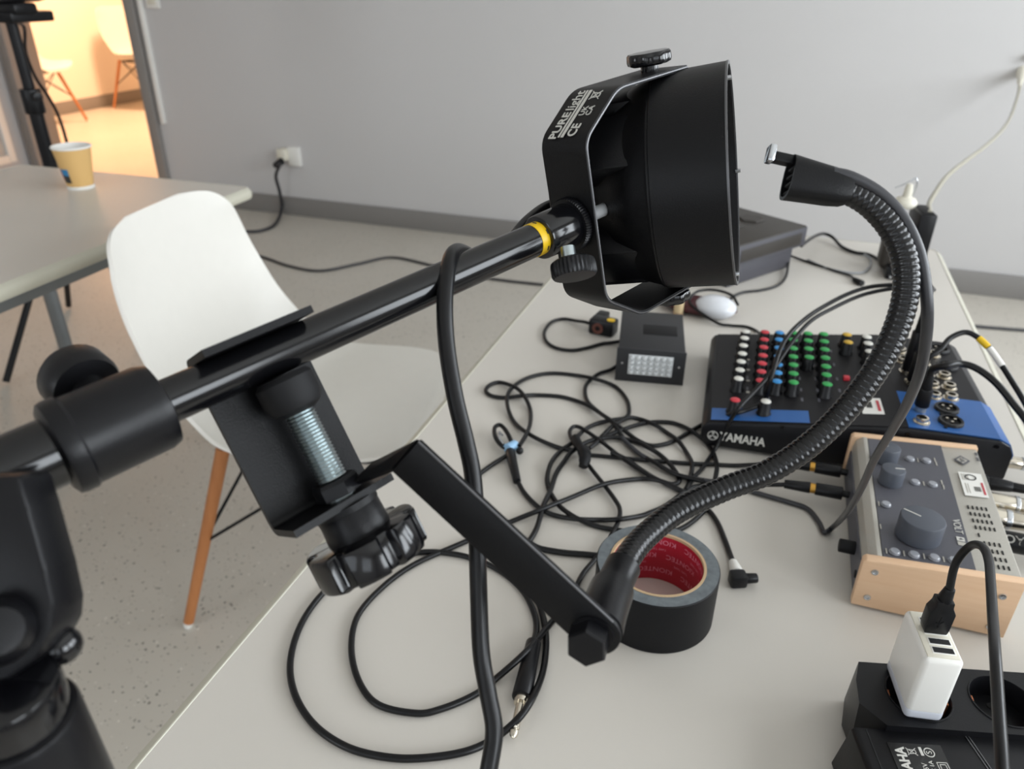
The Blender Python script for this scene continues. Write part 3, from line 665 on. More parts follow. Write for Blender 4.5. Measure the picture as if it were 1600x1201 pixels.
for x, y in ((.2464, .0415), (.2448, .0125), (.2700, .1560), (.2700, .2050)):
    j = G().lathe([(.0095, .0005), (.0095, .0032), (.0118, .0036), (.0124, .0028), (.0128, 0)], MX @ TR(x, y, pz(x)+.0005), 32).build('microphone_socket', M_blk, mx)
    G().lathe([(0, .0006), (.0097, .0006)], MX @ TR(x, y, pz(x)+.0005), 24).build('socket_floor', M_dark, j)
    for a in (30, 150, 270): G().cyl(MX @ V((x+.0045*math.cos(math.radians(a)), y+.0045*math.sin(math.radians(a)), pz(x)+.0012)), MX @ V((x+.0045*math.cos(math.radians(a)), y+.0045*math.sin(math.radians(a)), pz(x)+.0045)), .0015, None, 8).build('pin', M_nickel, j)
    for a in (60, 240): G().cyl(MX @ V((x+.0155*math.cos(math.radians(a)), y+.0155*math.sin(math.radians(a)), pz(x)+.0002)), MX @ V((x+.0155*math.cos(math.radians(a)), y+.0155*math.sin(math.radians(a)), pz(x)+.0022)), .002, None, 10).build('screw', M_blk, j)
stk = G().box((.1695, .034, pz(.1695)+.0006), (.022, .036, .0006), 0, MX @ TR(.1695, 0, pz(.1695)) @ RY(-slope) @ TR(-.1695, 0, -pz(.1695))).build('asset_sticker', M_cupw, mx)
G().box((.167, .036, pz(.1695)+.0011), (.006, .014, .0004), 0, MX @ TR(.1695, 0, pz(.1695)) @ RY(-slope) @ TR(-.1695, 0, -pz(.1695))).build('barcode', M_printd, stk)
G().box((.1765, .034, pz(.1695)+.0011), (.003, .024, .0004), 0, MX @ TR(.1695, 0, pz(.1695)) @ RY(-slope) @ TR(-.1695, 0, -pz(.1695))).build('red_print', M_printr, stk)
lf = lambda x, z: MX @ frame((x, -.0127, z), (1, 0, 0), (0, 0, 1))
text('YAMAHA', .0150, lf(.0360, .0185), M_print, mx, sx=.80, bold=.0004)
g = G(); M = lf(.0035, .0185)
g.lathe([(.0052, 0), (.0060, 0), (.0060, .0003), (.0052, .0003), (.0052, 0)], M, 28)
for a in (90, 210, 330): g.box((.0024, 0, .00015), (.0048, .0007, .0003), 0, M @ RZ(a)); g.box((.0034, .001, .00015), (.003, .0005, .0003), 0, M @ RZ(a)); g.box((.0034, -.001, .00015), (.003, .0005, .0003), 0, M @ RZ(a))
g.build('round_emblem', M_print, mx)
for x in (.075, .2, .285): G().cyl(MX @ V((x, -.0122, .042 if x < .1 else .055)), MX @ V((x, -.0138, .042 if x < .1 else .055)), .0022, None, 10).build('screw', M_blkgl, mx)
# faint panel legends
for x in (.038, .062, .098, .116, .14): 
    for y in (.045, .07, .1, .14, .18): G().box((x, y, pz(x)+.0004), (.0025, .008, .0003), 0, MX).build('printed_legend', M_volt, mx)

# ------------------------------------------------------------------ audio interface with wooden cheeks
MVo = TR(.124, .56, T); vz = lambda x: .052+.009*x/.116
MVP = MVo @ Matrix(((1, 0, 0, 0), (0, 0, 1, 0), (0, 1, 0, 0), (0, 0, 0, 1)))
vo = thing('audio_interface', 'desktop audio interface with wooden sides and grey knobs', 'audio interface', MVo)
G().prism([(.002, .004), (.002, .040), (.004, .0485), (.010, .0535), (.0135, .0535), (.0145, .0515), (.083, vz(.083)-.0008), (.1145, vz(.1145)-.0002), (.116, .0585), (.116, .004)], .0085, .2055, MVP, .0004).build('case', M_silver, vo, 25)
wpoly = [(-.001, .003), (-.001, .0505), (.0015, .0528), (.1165, vz(.1165)+.0008), (.1165, .003)]
for y0, y1 in ((0, .0087), (.2053, .214)):
    wc = G().prism(wpoly, y0, y1, MVP, .001).build('wooden_cheek', M_oak, vo, 25)
    if y0 == 0:
        for x, z in ((.010, .042), (.010, .014), (.104, .045), (.104, .012)):
            sc_ = G().lathe([(0, .0004), (.0012, .0004), (.0014, .001), (.0027, .0009), (.003, 0)], MVo @ frame((x, 0, z), (1, 0, 0), (0, 0, 1)), 18).build('screw', M_steel, wc)
G().prism([(.0147, .050), (.0147, .0528), (.0828, vz(.0828)+.0003), (.0828, .050)], .0088, .2052, MVP).build('control_panel', M_volt, vo)
G().prism([(.0006, .006), (.0006, .036), (.0022, .036), (.0022, .006)], .012, .202, MVP).build('jack_panel', M_volt, vo)
def vknob(x, y, r, h, ang, nm):
    M = MVo @ TR(x, y, vz(x)+.0003)
    k_ = G().lathe([(0, 0), (r, 0), (r, h-.0015), (r-.0006, h-.0004), (r-.0016, h), (0, h)], M, 48).build(nm, M_voltk, vo)
    G().box((r*.52, 0, h+.0001), (r*.8, .0011, .0004), 0, M @ RZ(ang)).build('pointer_line', M_print, k_)
vknob(.0440, .0440, .0180, .0200, 152, 'monitor_knob'); vknob(.0290, .1245, .0108, .0160, 10, 'gain_knob'); vknob(.0285, .1640, .0108, .0160, 165, 'gain_knob')
for i, (x, y) in enumerate(((.0508, .171), (.0654, .171), (.051, .129), (.0659, .129), (.0224, .0853), (.0238, .0165), (.0384, .0165), (.0535, .0165), (.0678, .0165))):
    G().lathe([(0, 0), (.0046, 0), (.0046, .0004), (.0038, .0006), (.0040, .0016), (.0034, .0022), (0, .0024)], MVo @ TR(x, y, vz(x)+.0003), 22).build('button', M_btn, vo)
for x, y in ((.0580, .171), (.0585, .129), (.0165, .0853), (.031, .0165), (.046, .0165), (.0605, .0165), (.0175, .0165), (.0735, .175), (.0740, .168), (.0745, .135), (.0750, .127), (.0155, .05)):
    G().box((x, y, vz(x)+.0005), (.0011, .007, .0003), 0, MVo).build('printed_legend', M_silver, vo)
text('VOLT', .0088, MVo @ frame((.0775, .0660, vz(.0775)+.0006), (0, -1, .0), (1, 0, .078)), M_print, vo, sx=.95)
G().box((.0775, .0480, vz(.0775)+.0005), (.0062, .0055, .0003), 0, MVo).build('printed_block', M_print, vo)
text('4', .0055, MVo @ frame((.0775, .0480, vz(.0775)+.0008), (0, -1, 0), (1, 0, .078)), M_volt, vo)
G().box((.0775, .0415, vz(.0775)+.0005), (.0062, .0048, .0003), 0, MVo).build('printed_block', M_silver, vo)
Mr = lambda x, y, dz=.0004: MVo @ TR(x, y, vz(x)+dz) @ RY(-4.4)
dm = G().prism([(-.0072, 0), (0, -.0090), (.0072, 0), (0, .0090)], 0, .0003, Mr(.098, .1800)).build('diamond_emblem', M_volt, vo)
dm2 = G().prism([(-.0050, 0), (0, -.0063), (.0050, 0), (0, .0063)], .0003, .0005, Mr(.098, .1800)).build('diamond_inner', M_silver, dm)
text('UA', .006, Mr(.098, .1800, .001) @ RZ(-90), M_volt, dm)
sk = G().box((0, 0, .0002), (.0195, .040, .0004), 0, Mr(.1010, .1375)).build('asset_sticker', M_cupw, vo)
G().lathe([(.0038, 0), (.0050, 0), (.0050, .0003), (.0038, .0003), (.0038, 0)], Mr(.1005, .1490, .0009), 24).build('round_mark', M_printd, sk)
for i in range(5): G().box((0, -.0010*i*1.6, 0), (.0055, .0008, .0003), 0, Mr(.1035, .1330, .0009)).build('bar', M_printd, sk)
G().box((0, 0, 0), (.0018, .020, .0003), 0, Mr(.1085, .1315, .0009)).build('red_print', M_printr, sk)
for q in range(4): G().box((0, 0, 0), (.0005, .011, .0003), 0, Mr(.0935+.0016*q, .1490-.0*q, .0009)).build('print_line', M_silver, sk)
for q in range(2): G().box((0, 0, 0), (.0005, .016, .0003), 0, Mr(.0945+.002*q, .1300, .0009)).build('print_line', M_silver, sk)
slot0 = None
def vslot(x, y):
    global slot0
    M = TR(x, y, vz(x)) @ RY(-4.4)
    if slot0 is None: slot0 = G().box((0, 0, 0), (.0012, .0048, .0006), 0).build('meter_slot', M_dark, vo, world=False); slot0.matrix_local = M
    else: sharecopy(slot0, M, vo)
for r in range(4):
    for c in range(5): vslot(.0912+.0036*c+.0004*r, .0995-.0100*r)
for r in range(4):
    for c in range(4): vslot(.0955+.0037*c+.0004*r, .0478-.0100*r)
vslot(.0930, .0585)
text('48V  LINE', .004, Mr(.1125, .190, .0006) @ RZ(-90), M_volt, vo)
# headphone knob at the front
kf = G(); kf.cyl(MVo @ V((.001, .051, .024)), MVo @ V((-.013, .051, .024)), .0062, None, 20, .0006); kf.build('volume_knob', M_matte, vo)
G().cyl(MVo @ V((.0012, .020, .020)), MVo @ V((-.0004, .020, .020)), .0035, None, 18).build('headphone_hole', M_dark, vo)

# plugs in the front of the interface
def jackplug(name, label, y, z, pts, r=.0024):
    t = thing(name, label, 'plug', MVo @ V((-.001, y, z)))
    G().cyl(MVo @ V((.000, y, z)), MVo @ V((-.007, y, z)), .0036, None, 16).build('collar', M_blk, t)
    G().cyl(MVo @ V((-.006, y, z)), MVo @ V((-.032, y+.001, z-.001)), .0068, .0064, 22, .001).build('grip', M_blk, t)
    G().cyl(MVo @ V((-.0315, y+.001, z-.001)), MVo @ V((-.037, y+.001, z-.001)), .0052, None, 22).build('brass_ring', M_gold, t)
    G().cyl(MVo @ V((-.0365, y+.001, z-.001)), MVo @ V((-.062, y+.002, z-.003)), .0058, .0046, 20, .001).build('strain_relief', M_blk, t)
    G().tube(smooth_path([MVo @ V((-.058, y+.002, z-.003)), MVo @ V((-.075, y+.003, z-.008))] + pts, 7), r, 10).build('cord', M_cab, t, 60)
jackplug('jack_plug_cable', 'black jack plug with brass ring in the interface, nearer the mixer', .183, .020, [P(1150, 727, .003), P(1110, 725, .003), P(1080, 724, .003), P(1040, 721, .003), P(1000, 718, .003), P(960, 714, .003), P(925, 711, .003), P(905, 712, .004)])
jackplug('jack_plug_cable', 'black jack plug with brass ring in the interface, beside the grey cable', .142, .020, [P(1170, 757, .003), P(1120, 757, .003), P(1085, 760, .003), P(1068, 768, .003), P(1035, 753, .005), P(1010, 740, .006), P(986, 725, .006), P(965, 710, .006), P(940, 690, .007), P(920, 676, .007), P(905, 667, .007), P(895, 667, .007), P(890, 676, .006), P(896, 691, .007), P(906, 705, .008), P(920, 727, .005), P(934, 745, .005), P(946, 760, .004), P(960, 779, .004), P(968, 794, .004), P(967, 811, .004), P(957, 833, .005), P(943, 856, .004), P(930, 873, .003), P(911, 896, .003), P(897, 922, .003), P(878, 948, .003)])

# connectors on the far side of interface and mixer
def rearplug(name, label, M0, segs, m_list, pts, r=.003):
    o = M0 @ V((0, 0, 0)); t = thing(name, label, 'plug', o)
    for (x0, x1, ra, rb, nm, m) in segs: G().cyl(M0 @ V((x0, 0, 0)), M0 @ V((x1, 0, 0)), ra, rb, 26, .0006).build(nm, m, t)
    G().tube(smooth_path([M0 @ V((segs[-1][1]-.004, 0, 0)), M0 @ V((segs[-1][1]+.015, 0, 0))]+pts, 7), r, 10).build('cord', M_cab, t, 60)
    return t
MM = MX @ TR(.300, .010, .026)
rearplug('steel_jack_plug', 'silver jack plug in the end of the mixer near the table edge', MM, [(.0, .022, .0066, .0066, 'barrel', M_nickel), (.022, .026, .0071, .0071, 'ring', M_steel), (.026, .038, .0062, .0048, 'nut', M_nickel), (.037, .045, .0034, .003, 'relief', M_blk)], None, [MX @ V((.375, .008, .020)), MX @ V((.390, .006, .0)), MX @ V((.40, .0, -.12)), MX @ V((.41, .0, -.3))])
MV2 = lambda y, z: MVo @ TR(.117, y, z)
rearplug('power_lead_plug', 'black moulded lead plug in the interface next to the mixer', MV2(.190, .034), [(0, .012, .0075, .0078, 'plug_body', M_blk), (.012, .034, .0078, .0055, 'taper', M_blk), (.034, .058, .0050, .0042, 'ribbed_relief', M_blk)], None, [MVo @ V((.21, .192, .03)), MVo @ V((.243, .192, .020)), MVo @ V((.30, .20, -.1)), MVo @ V((.31, .20, -.3))])
rearplug('steel_microphone_plug', 'silver microphone plug in the interface, beside the black lead plug', MV2(.160, .032), [(0, .030, .0090, .0090, 'barrel', M_nickel), (.030, .034, .0094, .0094, 'ring', M_steel), (.034, .062, .0086, .0060, 'boot', M_nickel)], None, [MVo @ V((.21, .16, .03)), MVo @ V((.243, .16, .020)), MVo @ V((.29, .16, -.1)), MVo @ V((.30, .16, -.3))])
rearplug('steel_microphone_plug', 'silver microphone plug in the interface, middle one of the row', MV2(.136, .030), [(0, .018, .0092, .0092, 'barrel', M_nickel), (.018, .023, .0096, .0096, 'ring', M_steel), (.023, .062, .0088, .0060, 'boot', M_nickel)], None, [MVo @ V((.21, .137, .03)), MVo @ V((.243, .137, .020)), MVo @ V((.29, .137, -.1)), MVo @ V((.30, .137, -.3))])
tq = rearplug('black_sleeve_plug', 'black plug sleeve with white letters beside the interface', MV2(.112, .022), [(0, .010, .0080, .0080, 'collar', M_nickel), (.010, .052, .0098, .0098, 'sleeve', M_blk), (.052, .058, .0085, .007, 'end_ring', M_nickel)], None, [MVo @ V((.20, .112, .02)), MVo @ V((.243, .112, .018)), MVo @ V((.29, .112, -.1)), MVo @ V((.30, .112, -.3))])
Mq = MV2(.112, .022); 
text('QIAO', .0110, Mq @ frame((.0270, 0, 0), (-1, 0, 0), (0, -.8, -.6)), M_print, tq, wrap=lambda c: V((c.x, .00995*math.sin(c.y/.0098), .00995*math.cos(c.y/.0098))), bold=.0002)

# plugs standing in the mixer with their cables
def topplug(name, label, lx, ly, h, pts, r=.0034, rb=.0075, lean=(0, 0)):
    b = MX @ V((lx, ly, pz(lx)+.004)); t = thing(name, label, 'plug', b); tip = b+V((lean[0], lean[1], h))
    G().cyl(b-V((0, 0, .003)), b+V((0, 0, .004)), .006, None, 18).build('collar', M_nickel, t)
    G().cyl(b+V((0, 0, .003)), b+(tip-b)*.62, rb, rb*.95, 22, .001).build('grip', M_blk, t)
    G().cyl(b+(tip-b)*.6, tip, rb*.72, rb*.5, 18, .001).build('boot', M_matte, t)
    cd = G().tube(smooth_path([b+(tip-b)*.9, tip+(tip-b)*.2]+pts, 8), r, 12).build('cord', M_cab, t, 60); return t
topplug('standing_jack_plug', 'thick black plug standing in the mixer next to the blue microphone sockets', .2175, .030, .040, [D(1478, 571, .795), D(1500, 568, .800), D(1525, 575, .795), D(1555, 597, .785), D(1585, 633, .775), D(1610, 668, .765), D(1640, 740, .76), D(1665, 830, .77)], .0036)
t2 = topplug('standing_jack_plug', 'black plug in the mixer whose cable carries a yellow marker', .2185, .060, .038, [D(1470, 545, .835), D(1485, 528, .84), D(1508, 519, .84), D(1528, 527, .835), D(1545, 543, .83), D(1562, 566, .82), D(1582, 597, .81), D(1605, 636, .80), D(1640, 710, .80), D(1665, 800, .82)], .0030)
G().tube(smooth_path([D(1529, 528, .835), D(1537, 535, .832), D(1544, 542, .83)], 4), .0036, 12).build('yellow_marker', M_yellow, t2)
G().tube(smooth_path([D(1546, 544, .829), D(1555, 556, .824), D(1566, 572, .818)], 4), .0035, 12).build('white_label', M_cupw, t2)
topplug('standing_jack_plug', 'tall black plug standing furthest back in the mixer connector panel', .2190, .120, .085, [D(1458, 452, .90), D(1440, 440, .905), D(1405, 444, .92), D(1360, 448, .94), D(1325, 459, .94), D(1290, 477, .93), D(1262, 495, .91), D(1235, 520, .885), D(1218, 548, .87), D(1205, 590, .855), P(1196, 622, .055), P(1185, 633, .052), P(1165, 641, .047), P(1143, 647, .042), P(1118, 655, .020), P(1100, 662, .006), P(1078, 674, .003), P(1050, 690, .003), P(1020, 696, .003), P(997, 688, .004), P(975, 672, .006), P(955, 657, .009), P(935, 643, .006), P(919, 628, .003), P(914, 612, .003), P(918, 598, .003), P(935, 584, .003), P(955, 577, .004), P(972, 566, .006)], .0026)
topplug('standing_jack_plug', 'black plug in the mixer with a grey wire looping over the knobs', .2200, .092, .062, [D(1440, 458, .88), D(1405, 450, .91), D(1350, 460, .93), D(1300, 482, .92), D(1265, 503, .90), D(1235, 538, .88), D(1205, 582, .86), D(1178, 612, .85), D(1152, 640, .835), P(1135, 668, .030), P(1118, 700, .006), P(1100, 728, .003), P(1085, 745, .004), P(1072, 765, .004)], .0024)

# ------------------------------------------------------------------ roll of gaffer tape
tc_ = P(1028, 880, .050); tc_ = V((tc_.x, tc_.y, T))
tp = thing('tape_roll', 'roll of black gaffer tape with red printed core', 'tape', tc_); M = TR(*tc_)
G().lathe([(.0396, .0485), (.0396, .0505), (.0500, .0505), (.0507, .0498), (.0507, .0008), (.050, 0), (.0396, 0)], M, 72).build('tape_layers', M_tapeb, tp)
G().lathe([(.0397, .0507), (.0499, .0507)], M, 72).build('tape_end', M_tapee, tp)
G().lathe([(.0372, .0), (.0372, .0498), (.0376, .0512), (.0396, .0512), (.0398, .050), (.0398, .0)], M, 72).build('cardboard_core', M_card, tp)
co_ = G().lathe([(.0370, .0005), (.0370, .0490)], M, 72).build('core_lining', M_red, tp)
for ang in range(-25, 221, 61):
    for zz_, s__, tx in ((.043, .0072, 'KIONTEC'), (.035, .0030, 'TAPE TAPE'), (.028, .0072, 'KIONTEC'), (.020, .0030, 'TAPE TAPE'), (.012, .0072, 'KIONTEC')):
        a0 = math.radians(ang+(25 if zz_ in (.028, .020) else 0))
        text(tx, s__, M, M_pinkp, co_, wrap=lambda c, a0=a0, z0=zz_: V(((.0368)*math.cos(a0-(-c.x)/.0368*1.0), (.0368)*math.sin(a0-(-c.x)/.0368), z0-c.y)), th=0)

# ------------------------------------------------------------------ strobe light with LED window
MS = TR(-.156, .902, T) @ RZ(9.5)
sr = thing('strobe_light', 'small dark grey strobe light with a window of clear lamps', 'strobe', MS)
G().box((.043, .066, .0250), (.087, .128, .046), .0012, MS).build('case', M_strobe, sr)
fr_ = G().box((.043, .001, .0235), (.090, .003, .049), .0008, MS).build('front_plate', M_strobe, sr)
G().box((.043, -.0007, .026), (.058, .002, .029), .0004, MS).build('lamp_window', M_lens, sr)
led0 = None
for r in range(4):
    for c in range(7):
        x, z = .0185+.0082*c-(.004 if r % 2 else 0)*.0, .0155+.0070*r
        if led0 is None: led0 = G().lathe([(.0033, 0), (.0033, .0015), (.0024, .0032), (0, .0040)], None, 10).build('lamp_dome', M_lens, sr, world=False); led0.matrix_local = frame((x, -.0016, z), (1, 0, 0), (0, 0, 1))
        else: sharecopy(led0, frame((x, -.0016, z), (1, 0, 0), (0, 0, 1)), sr)
for x in (.006, .080): G().cyl(MS @ V((x, -.0004, .027)), MS @ V((x, -.0016, .027)), .0016, None, 10).build('screw', M_steel, sr)
G().box((.054, .066, .0482), (.046, .032, .0006), .0002, MS).build('rating_label', M_matte, sr)
for x in (.01, .076):
    for y in (.015, .10): G().cyl(MS @ V((x, y, 0)), MS @ V((x, y, .003)), .004, None, 10).build('foot', M_matte, sr)
# socket block and looped lead beside the strobe
bx0 = P(942, 520, 0)
t = thing('plug_adapter', 'small black plug block with red and yellow rings beside the strobe', 'adapter', bx0); M = TR(*bx0) @ RZ(-8)
G().box((0, 0, .012), (.040, .026, .024), .004, M).build('body', M_blk, t)
G().box((-.014, .028, .010), (.018, .03, .018), .003, M).build('rear_block', M_blk, t)
G().lathe([(.004, 0), (.0085, 0), (.0085, .0015), (.004, .0015), (.004, 0)], M @ frame((-.004, -.0132, .012), (1, 0, 0), (0, 0, 1)), 20).build('red_ring', mat('copper_red', '5e3226', .55), t)
G().lathe([(0, 0), (.006, 0), (.006, .0015), (0, .0015)], M @ TR(.012, -.002, .0235), 18).build('yellow_cap', M_yellow, t)
cable('adapter_lead', [P(928, 507, .014), P(914, 503, .012), P(900, 501, .006), P(880, 498, .003), P(862, 503, .003), P(851, 517, .003), P(853, 532, .003), P(868, 543, .003), P(893, 547, .003), P(918, 543, .003), P(940, 537, .003), P(957, 535, .004), P(975, 532, .006)], .0026, M_cab, 'black lead curling in a loop left of the strobe light')

# ------------------------------------------------------------------ mouse, wooden peg, dark case
MMo = TR(-.068, 1.172, T) @ RZ(-8)
mo = thing('computer_mouse', 'white topped computer mouse with maroon base', 'mouse', MMo)
g = G(); g.ball((-.016, .006, .0115), (.064, .030, .0115), MMo, 28); g.build('base_shell', M_maroon, mo, 80)
g = G(); g.ball((.014, 0, .016), (.033, .0285, .0175), MMo, 28); g.build('top_shell', M_mousew, mo, 80)
cable('mouse_cable', [P(1235, 385, .030), P(1232, 410, .01), P(1228, 432, .003), P(1215, 446, .003), P(1190, 453, .003), P(1160, 457, .003), P(1142, 467, .003), P(1150, 483, .003)], .0022, M_cab, 'thin black cable leading from the dark case to the white mouse')
cable('mouse_loop_cable', [MMo @ V((.046, .015, .02)), MMo @ V((.03, .03, .029)), MMo @ V((.0, .033, .031)), MMo @ V((-.022, .012, .03)), MMo @ V((-.022, -.020, .022)), P(1118, 503, .006), P(1140, 508, .003), P(1165, 510, .003), P(1182, 517, .003), P(1194, 528, .020), P(1205, 538, .044), P(1214, 545, .048)], .0022, M_cab, 'thin black cable looped round the mouse and running to the mixer')
pc = P(1059, 494, 0)
pg = thing('wooden_peg', 'short pale wooden peg standing behind the strobe light', 'peg', pc)
G().lathe([(0, 0), (.0070, 0), (.0075, .001), (.0075, .034), (.0070, .035), (0, .035)], TR(*pc), 20).build('peg_body', M_cork, pg)
G().lathe([(.0076, .004), (.0078, .005), (.0078, .008), (.0076, .009)], TR(*pc), 20).build('peg_band', M_card, pg)
MCa = frame((.074, 1.462, T), (-.55, -.835, 0), (-.835, .55, 0)) 
up_ = (MCa.to_3x3() @ V((0, 0, 1))).z
ca = thing('hard_case', 'dark grey hard case with hexagon reliefs behind the spot light', 'case', MCa); zsg = 1 if up_ > 0 else -1
G().box((.105, .088, zsg*.022), (.185, .150, .044), .004, MCa).build('case_bottom', M_caseside, ca)
G().box((.105, .085, zsg*.0625), (.21, .170, .037), .004, MCa).build('case_lid', M_greycase, ca)
lf_ = G().box((.105, -.0005, zsg*.0615), (.204, .002, .034), .0008, MCa).build('lid_front', M_caseside, ca)
G().box((.105, -.0012, zsg*.0600), (.175, .002, .022), .0006, MCa).build('front_recess', M_greycase, lf_)
for x in (.055, .115, .175):
    G().lathe([(0, .004), (.022, .004), (.0235, .0030), (.024, 0)], MCa @ TR(x, .085, zsg*.0805) @ (Matrix() if zsg > 0 else RX(180)), 6).build('hexagon_relief', M_greycase, ca, 15)
# cables right of the case
cable('case_lead', [P(1252, 384, .03), P(1268, 372, .025), P(1285, 365, .015), P(1300, 370, .01), P(1315, 385, .004), P(1335, 394, .004), P(1355, 397, .004), P(1370, 404, .004), P(1385, 418, .006)], .0032, M_cab, 'black lead from the dark case to the far power block')
t = thing('loose_plug_cable', 'thin black cable ending in a small loose plug near the far table end', 'cable', P(1250, 405, .003))
G().tube(smooth_path([P(1225, 395, .01), P(1250, 405, .003), P(1275, 413, .003), P(1305, 423, .003), P(1327, 430, .003), P(1335, 436, .004)], 6), .0022, 8).build('cord', M_cab, t, 60)
pq = P(1334, 436, .005); G().cyl(pq, P(1347, 443, .005), .0045, .006, 14, .001).build('plug', M_blk, t)
cable('grey_patch_lead', [P(1262, 406, .003), P(1290, 418, .003), P(1320, 425, .003), P(1345, 426, .003), P(1358, 418, .003), P(1360, 405, .003), P(1350, 397, .008)], .0022, mat('mid_grey_sheath', '8f9092', .4), 'thin light grey lead curved on the far end of the table')

# ------------------------------------------------------------------ far power block with white plug and wall lead
fb = V((.268, 1.535, T)); MF = TR(*fb) @ RZ(8)
fp = thing('power_block', 'upright black multi-socket block at the far end of the table', 'power strip', MF)
G().box((.0, .0, .055), (.030, .07, .110), .004, MF).build('block', M_blk, fp)
G().box((.0, .0, .1105), (.020, .06, .002), .0005, MF).build('socket_face', M_matte, fp)
ga = thing('power_adapter', 'rounded dark grey power adapter beside the upright black block', 'adapter', TR(.232, 1.492, T))
G().box((.232, 1.500, T+.048), (.050, .060, .080), .014, seg=4).build('adapter_body', M_greycase, ga)
G().box((.236, 1.476, T+.012), (.034, .05, .024), .004).build('adapter_plug', M_blk, ga)
for x in (.226, .246): G().cyl((x, 1.450, T+.010), (x, 1.436, T+.010), .0022, None, 10).build('pin', M_steel, ga)
wpz = P(1418, 322, .112); wpz = MF @ V((-.026, .030, .106))
wp = thing('white_plug', 'white plug with a loop handle on top of the black block', 'plug', wpz)
G().lathe([(0, 0), (.019, 0), (.020, .002), (.020, .010), (.016, .016), (.008, .019), (.0075, .030), (.0055, .042), (0, .043)], TR(*wpz), 28).build('plug_body', M_ivory, wp)
G().tube(smooth_path([wpz+V((-.024, -.004, .034)), wpz+V((-.012, -.002, .040)), wpz+V((.000, 0, .048)), wpz+V((.007, 0, .053)), wpz+V((.011, 0, .044)), wpz+V((.010, 0, .028)), wpz+V((.006, 0, .016))], 6), .0012, 8).build('wire_loop', M_steel, wp)
cs = MF @ V((.004, -.02, .110)); wl = V((.0, 0, 0))
wall_pt = onwall(1612, 88, .03)
t = thing('white_wall_lead', 'off-white cable rising from the black block to the wall at right', 'cable', cs)
G().tube(smooth_path([cs, D(1452, 318, 1.46), D(1462, 300, 1.5), D(1480, 275, 1.58), D(1508, 252, 1.7), D(1540, 228, 1.9), D(1566, 203, 2.15), D(1580, 180, 2.35), D(1590, 150, 2.6), D(1594, 132, 2.75)], 7), .0045, 12).build('cord', M_cabw, t, 60)
pA, pB, pC = D(1593, 137, 2.72), D(1596, 118, 2.85), D(1599, 92, 3.0)
G().tube(smooth_path([pA, (pA+pB)/2, pB, (pB+pC)/2, pC, wall_pt], 4), [.007]*4+[.012]*4+[.018]*4+[.024]*4+[.018]*4+[.012], 14).build('inline_plug', M_ivory, t)

# ------------------------------------------------------------------ power strip, charger, usb plug, transformer brick
MP = TR(.112, .4225, T) @ RZ(14.5)
ps = thing('power_strip', 'black power strip with round sockets in the lower right corner', 'power strip', MP)
def strip_body():
    g = G(); L = .40; hw = .0265; zt = .045
    bot = [(.010, -hw-.003), (L, -hw-.003), (L, hw+.003), (.010, hw+.003), (.001, .006), (.001, -.012)]
    top = [(.012, -hw), (L, -hw), (L, hw), (.010, hw), (.003, .010), (-.001, -.010)]
    t = bmesh.new(); tv = [t.verts.new((x, y, zt)) for x, y in top]; bv = [t.verts.new((x, y, .002)) for x, y in bot]; n = 6
    for i in range(n): t.faces.new([bv[i], bv[(i+1) % n], tv[(i+1) % n], tv[i]])
    t.faces.new(bv[::-1])
    ed = [t.edges.get((tv[i], tv[(i+1) % n])) for i in range(n)]
    for cxx in (.042, .098, .154, .210, .266, .322):
        cv = [t.verts.new((cxx+.0205*math.cos(2*PI*k/32), .0205*math.sin(2*PI*k/32), zt)) for k in range(32)]
        ed += [t.edges.new((cv[k], cv[(k+1) % 32])) for k in range(32)]
    bmesh.ops.triangle_fill(t, edges=ed, use_beauty=True)
    g.merge(t, MP); return g
strip_body().build('strip_body', M_blk, ps, 30)
for cxx in (.042, .098, .154, .210):
    wl_ = G().lathe([(.0216, .0452), (.0214, .0458), (.0207, .0458), (.0203, .044), (.0198, .028), (0, .028)], MP @ TR(cxx, 0, 0), 40).build('socket_well', M_blk, ps)
    for s in (-1, 1):
        G().cyl(MP @ TR(cxx, 0, 0) @ RZ(82) @ V((s*.0095, 0, .0281)), MP @ TR(cxx, 0, 0) @ RZ(82) @ V((s*.0095, 0, .0286)), .0026, None, 12).build('pin_hole', M_dark, wl_)
        G().box((0, s*.0188, .037), (.005, .0012, .012), .0003, MP @ TR(cxx, 0, 0) @ RZ(82)).build('earth_clip', mat('copper_clip', 'b06a45', .4, .8), wl_)
MCh = TR(.1410, .4100, T) @ RZ(10)
cg = thing('usb_charger', 'white block charger with usb ports plugged in the power strip', 'charger', MCh @ TR(0, 0, .045))
G().box((.0115, .0215, .0760), (.0245, .0445, .0500), .0038, MCh, 4).build('charger_body', M_whitep, cg)
G().box((.0115, .0215, .0505), (.0246, .0446, .0110), .0038, MCh, 4).build('charger_base', mat('charger_grey_foot', 'c4c7cf', .35), cg)
G().box((.0115, .0215, .1009), (.0200, .0395, .0012), .0004, MCh).build('port_plate', M_ivory, cg)
for y in (.0075, .0150, .0240, .0330):
    pt_ = G().box((.0125, y, .1013), (.0145, .0062, .0010), .0003, MCh).build('port', M_whitep, cg)
    G().box((.0125, y, .1016), (.0125, .0044, .0008), 0, MCh).build('port_opening', M_dark, pt_)
for s in (-1, 1): G().cyl(MCh @ V((.0115+s*.0, .0215+s*.0095, .046)), MCh @ V((.0115, .0215+s*.0095, .031)), .0022, None, 10).build('pin', M_steel, cg)
MU = MCh @ TR(.0118, .0255, .1020)
up0 = thing('usb_plug_cable', 'black usb plug in the white charger with its cable arching over', 'cable', MU)
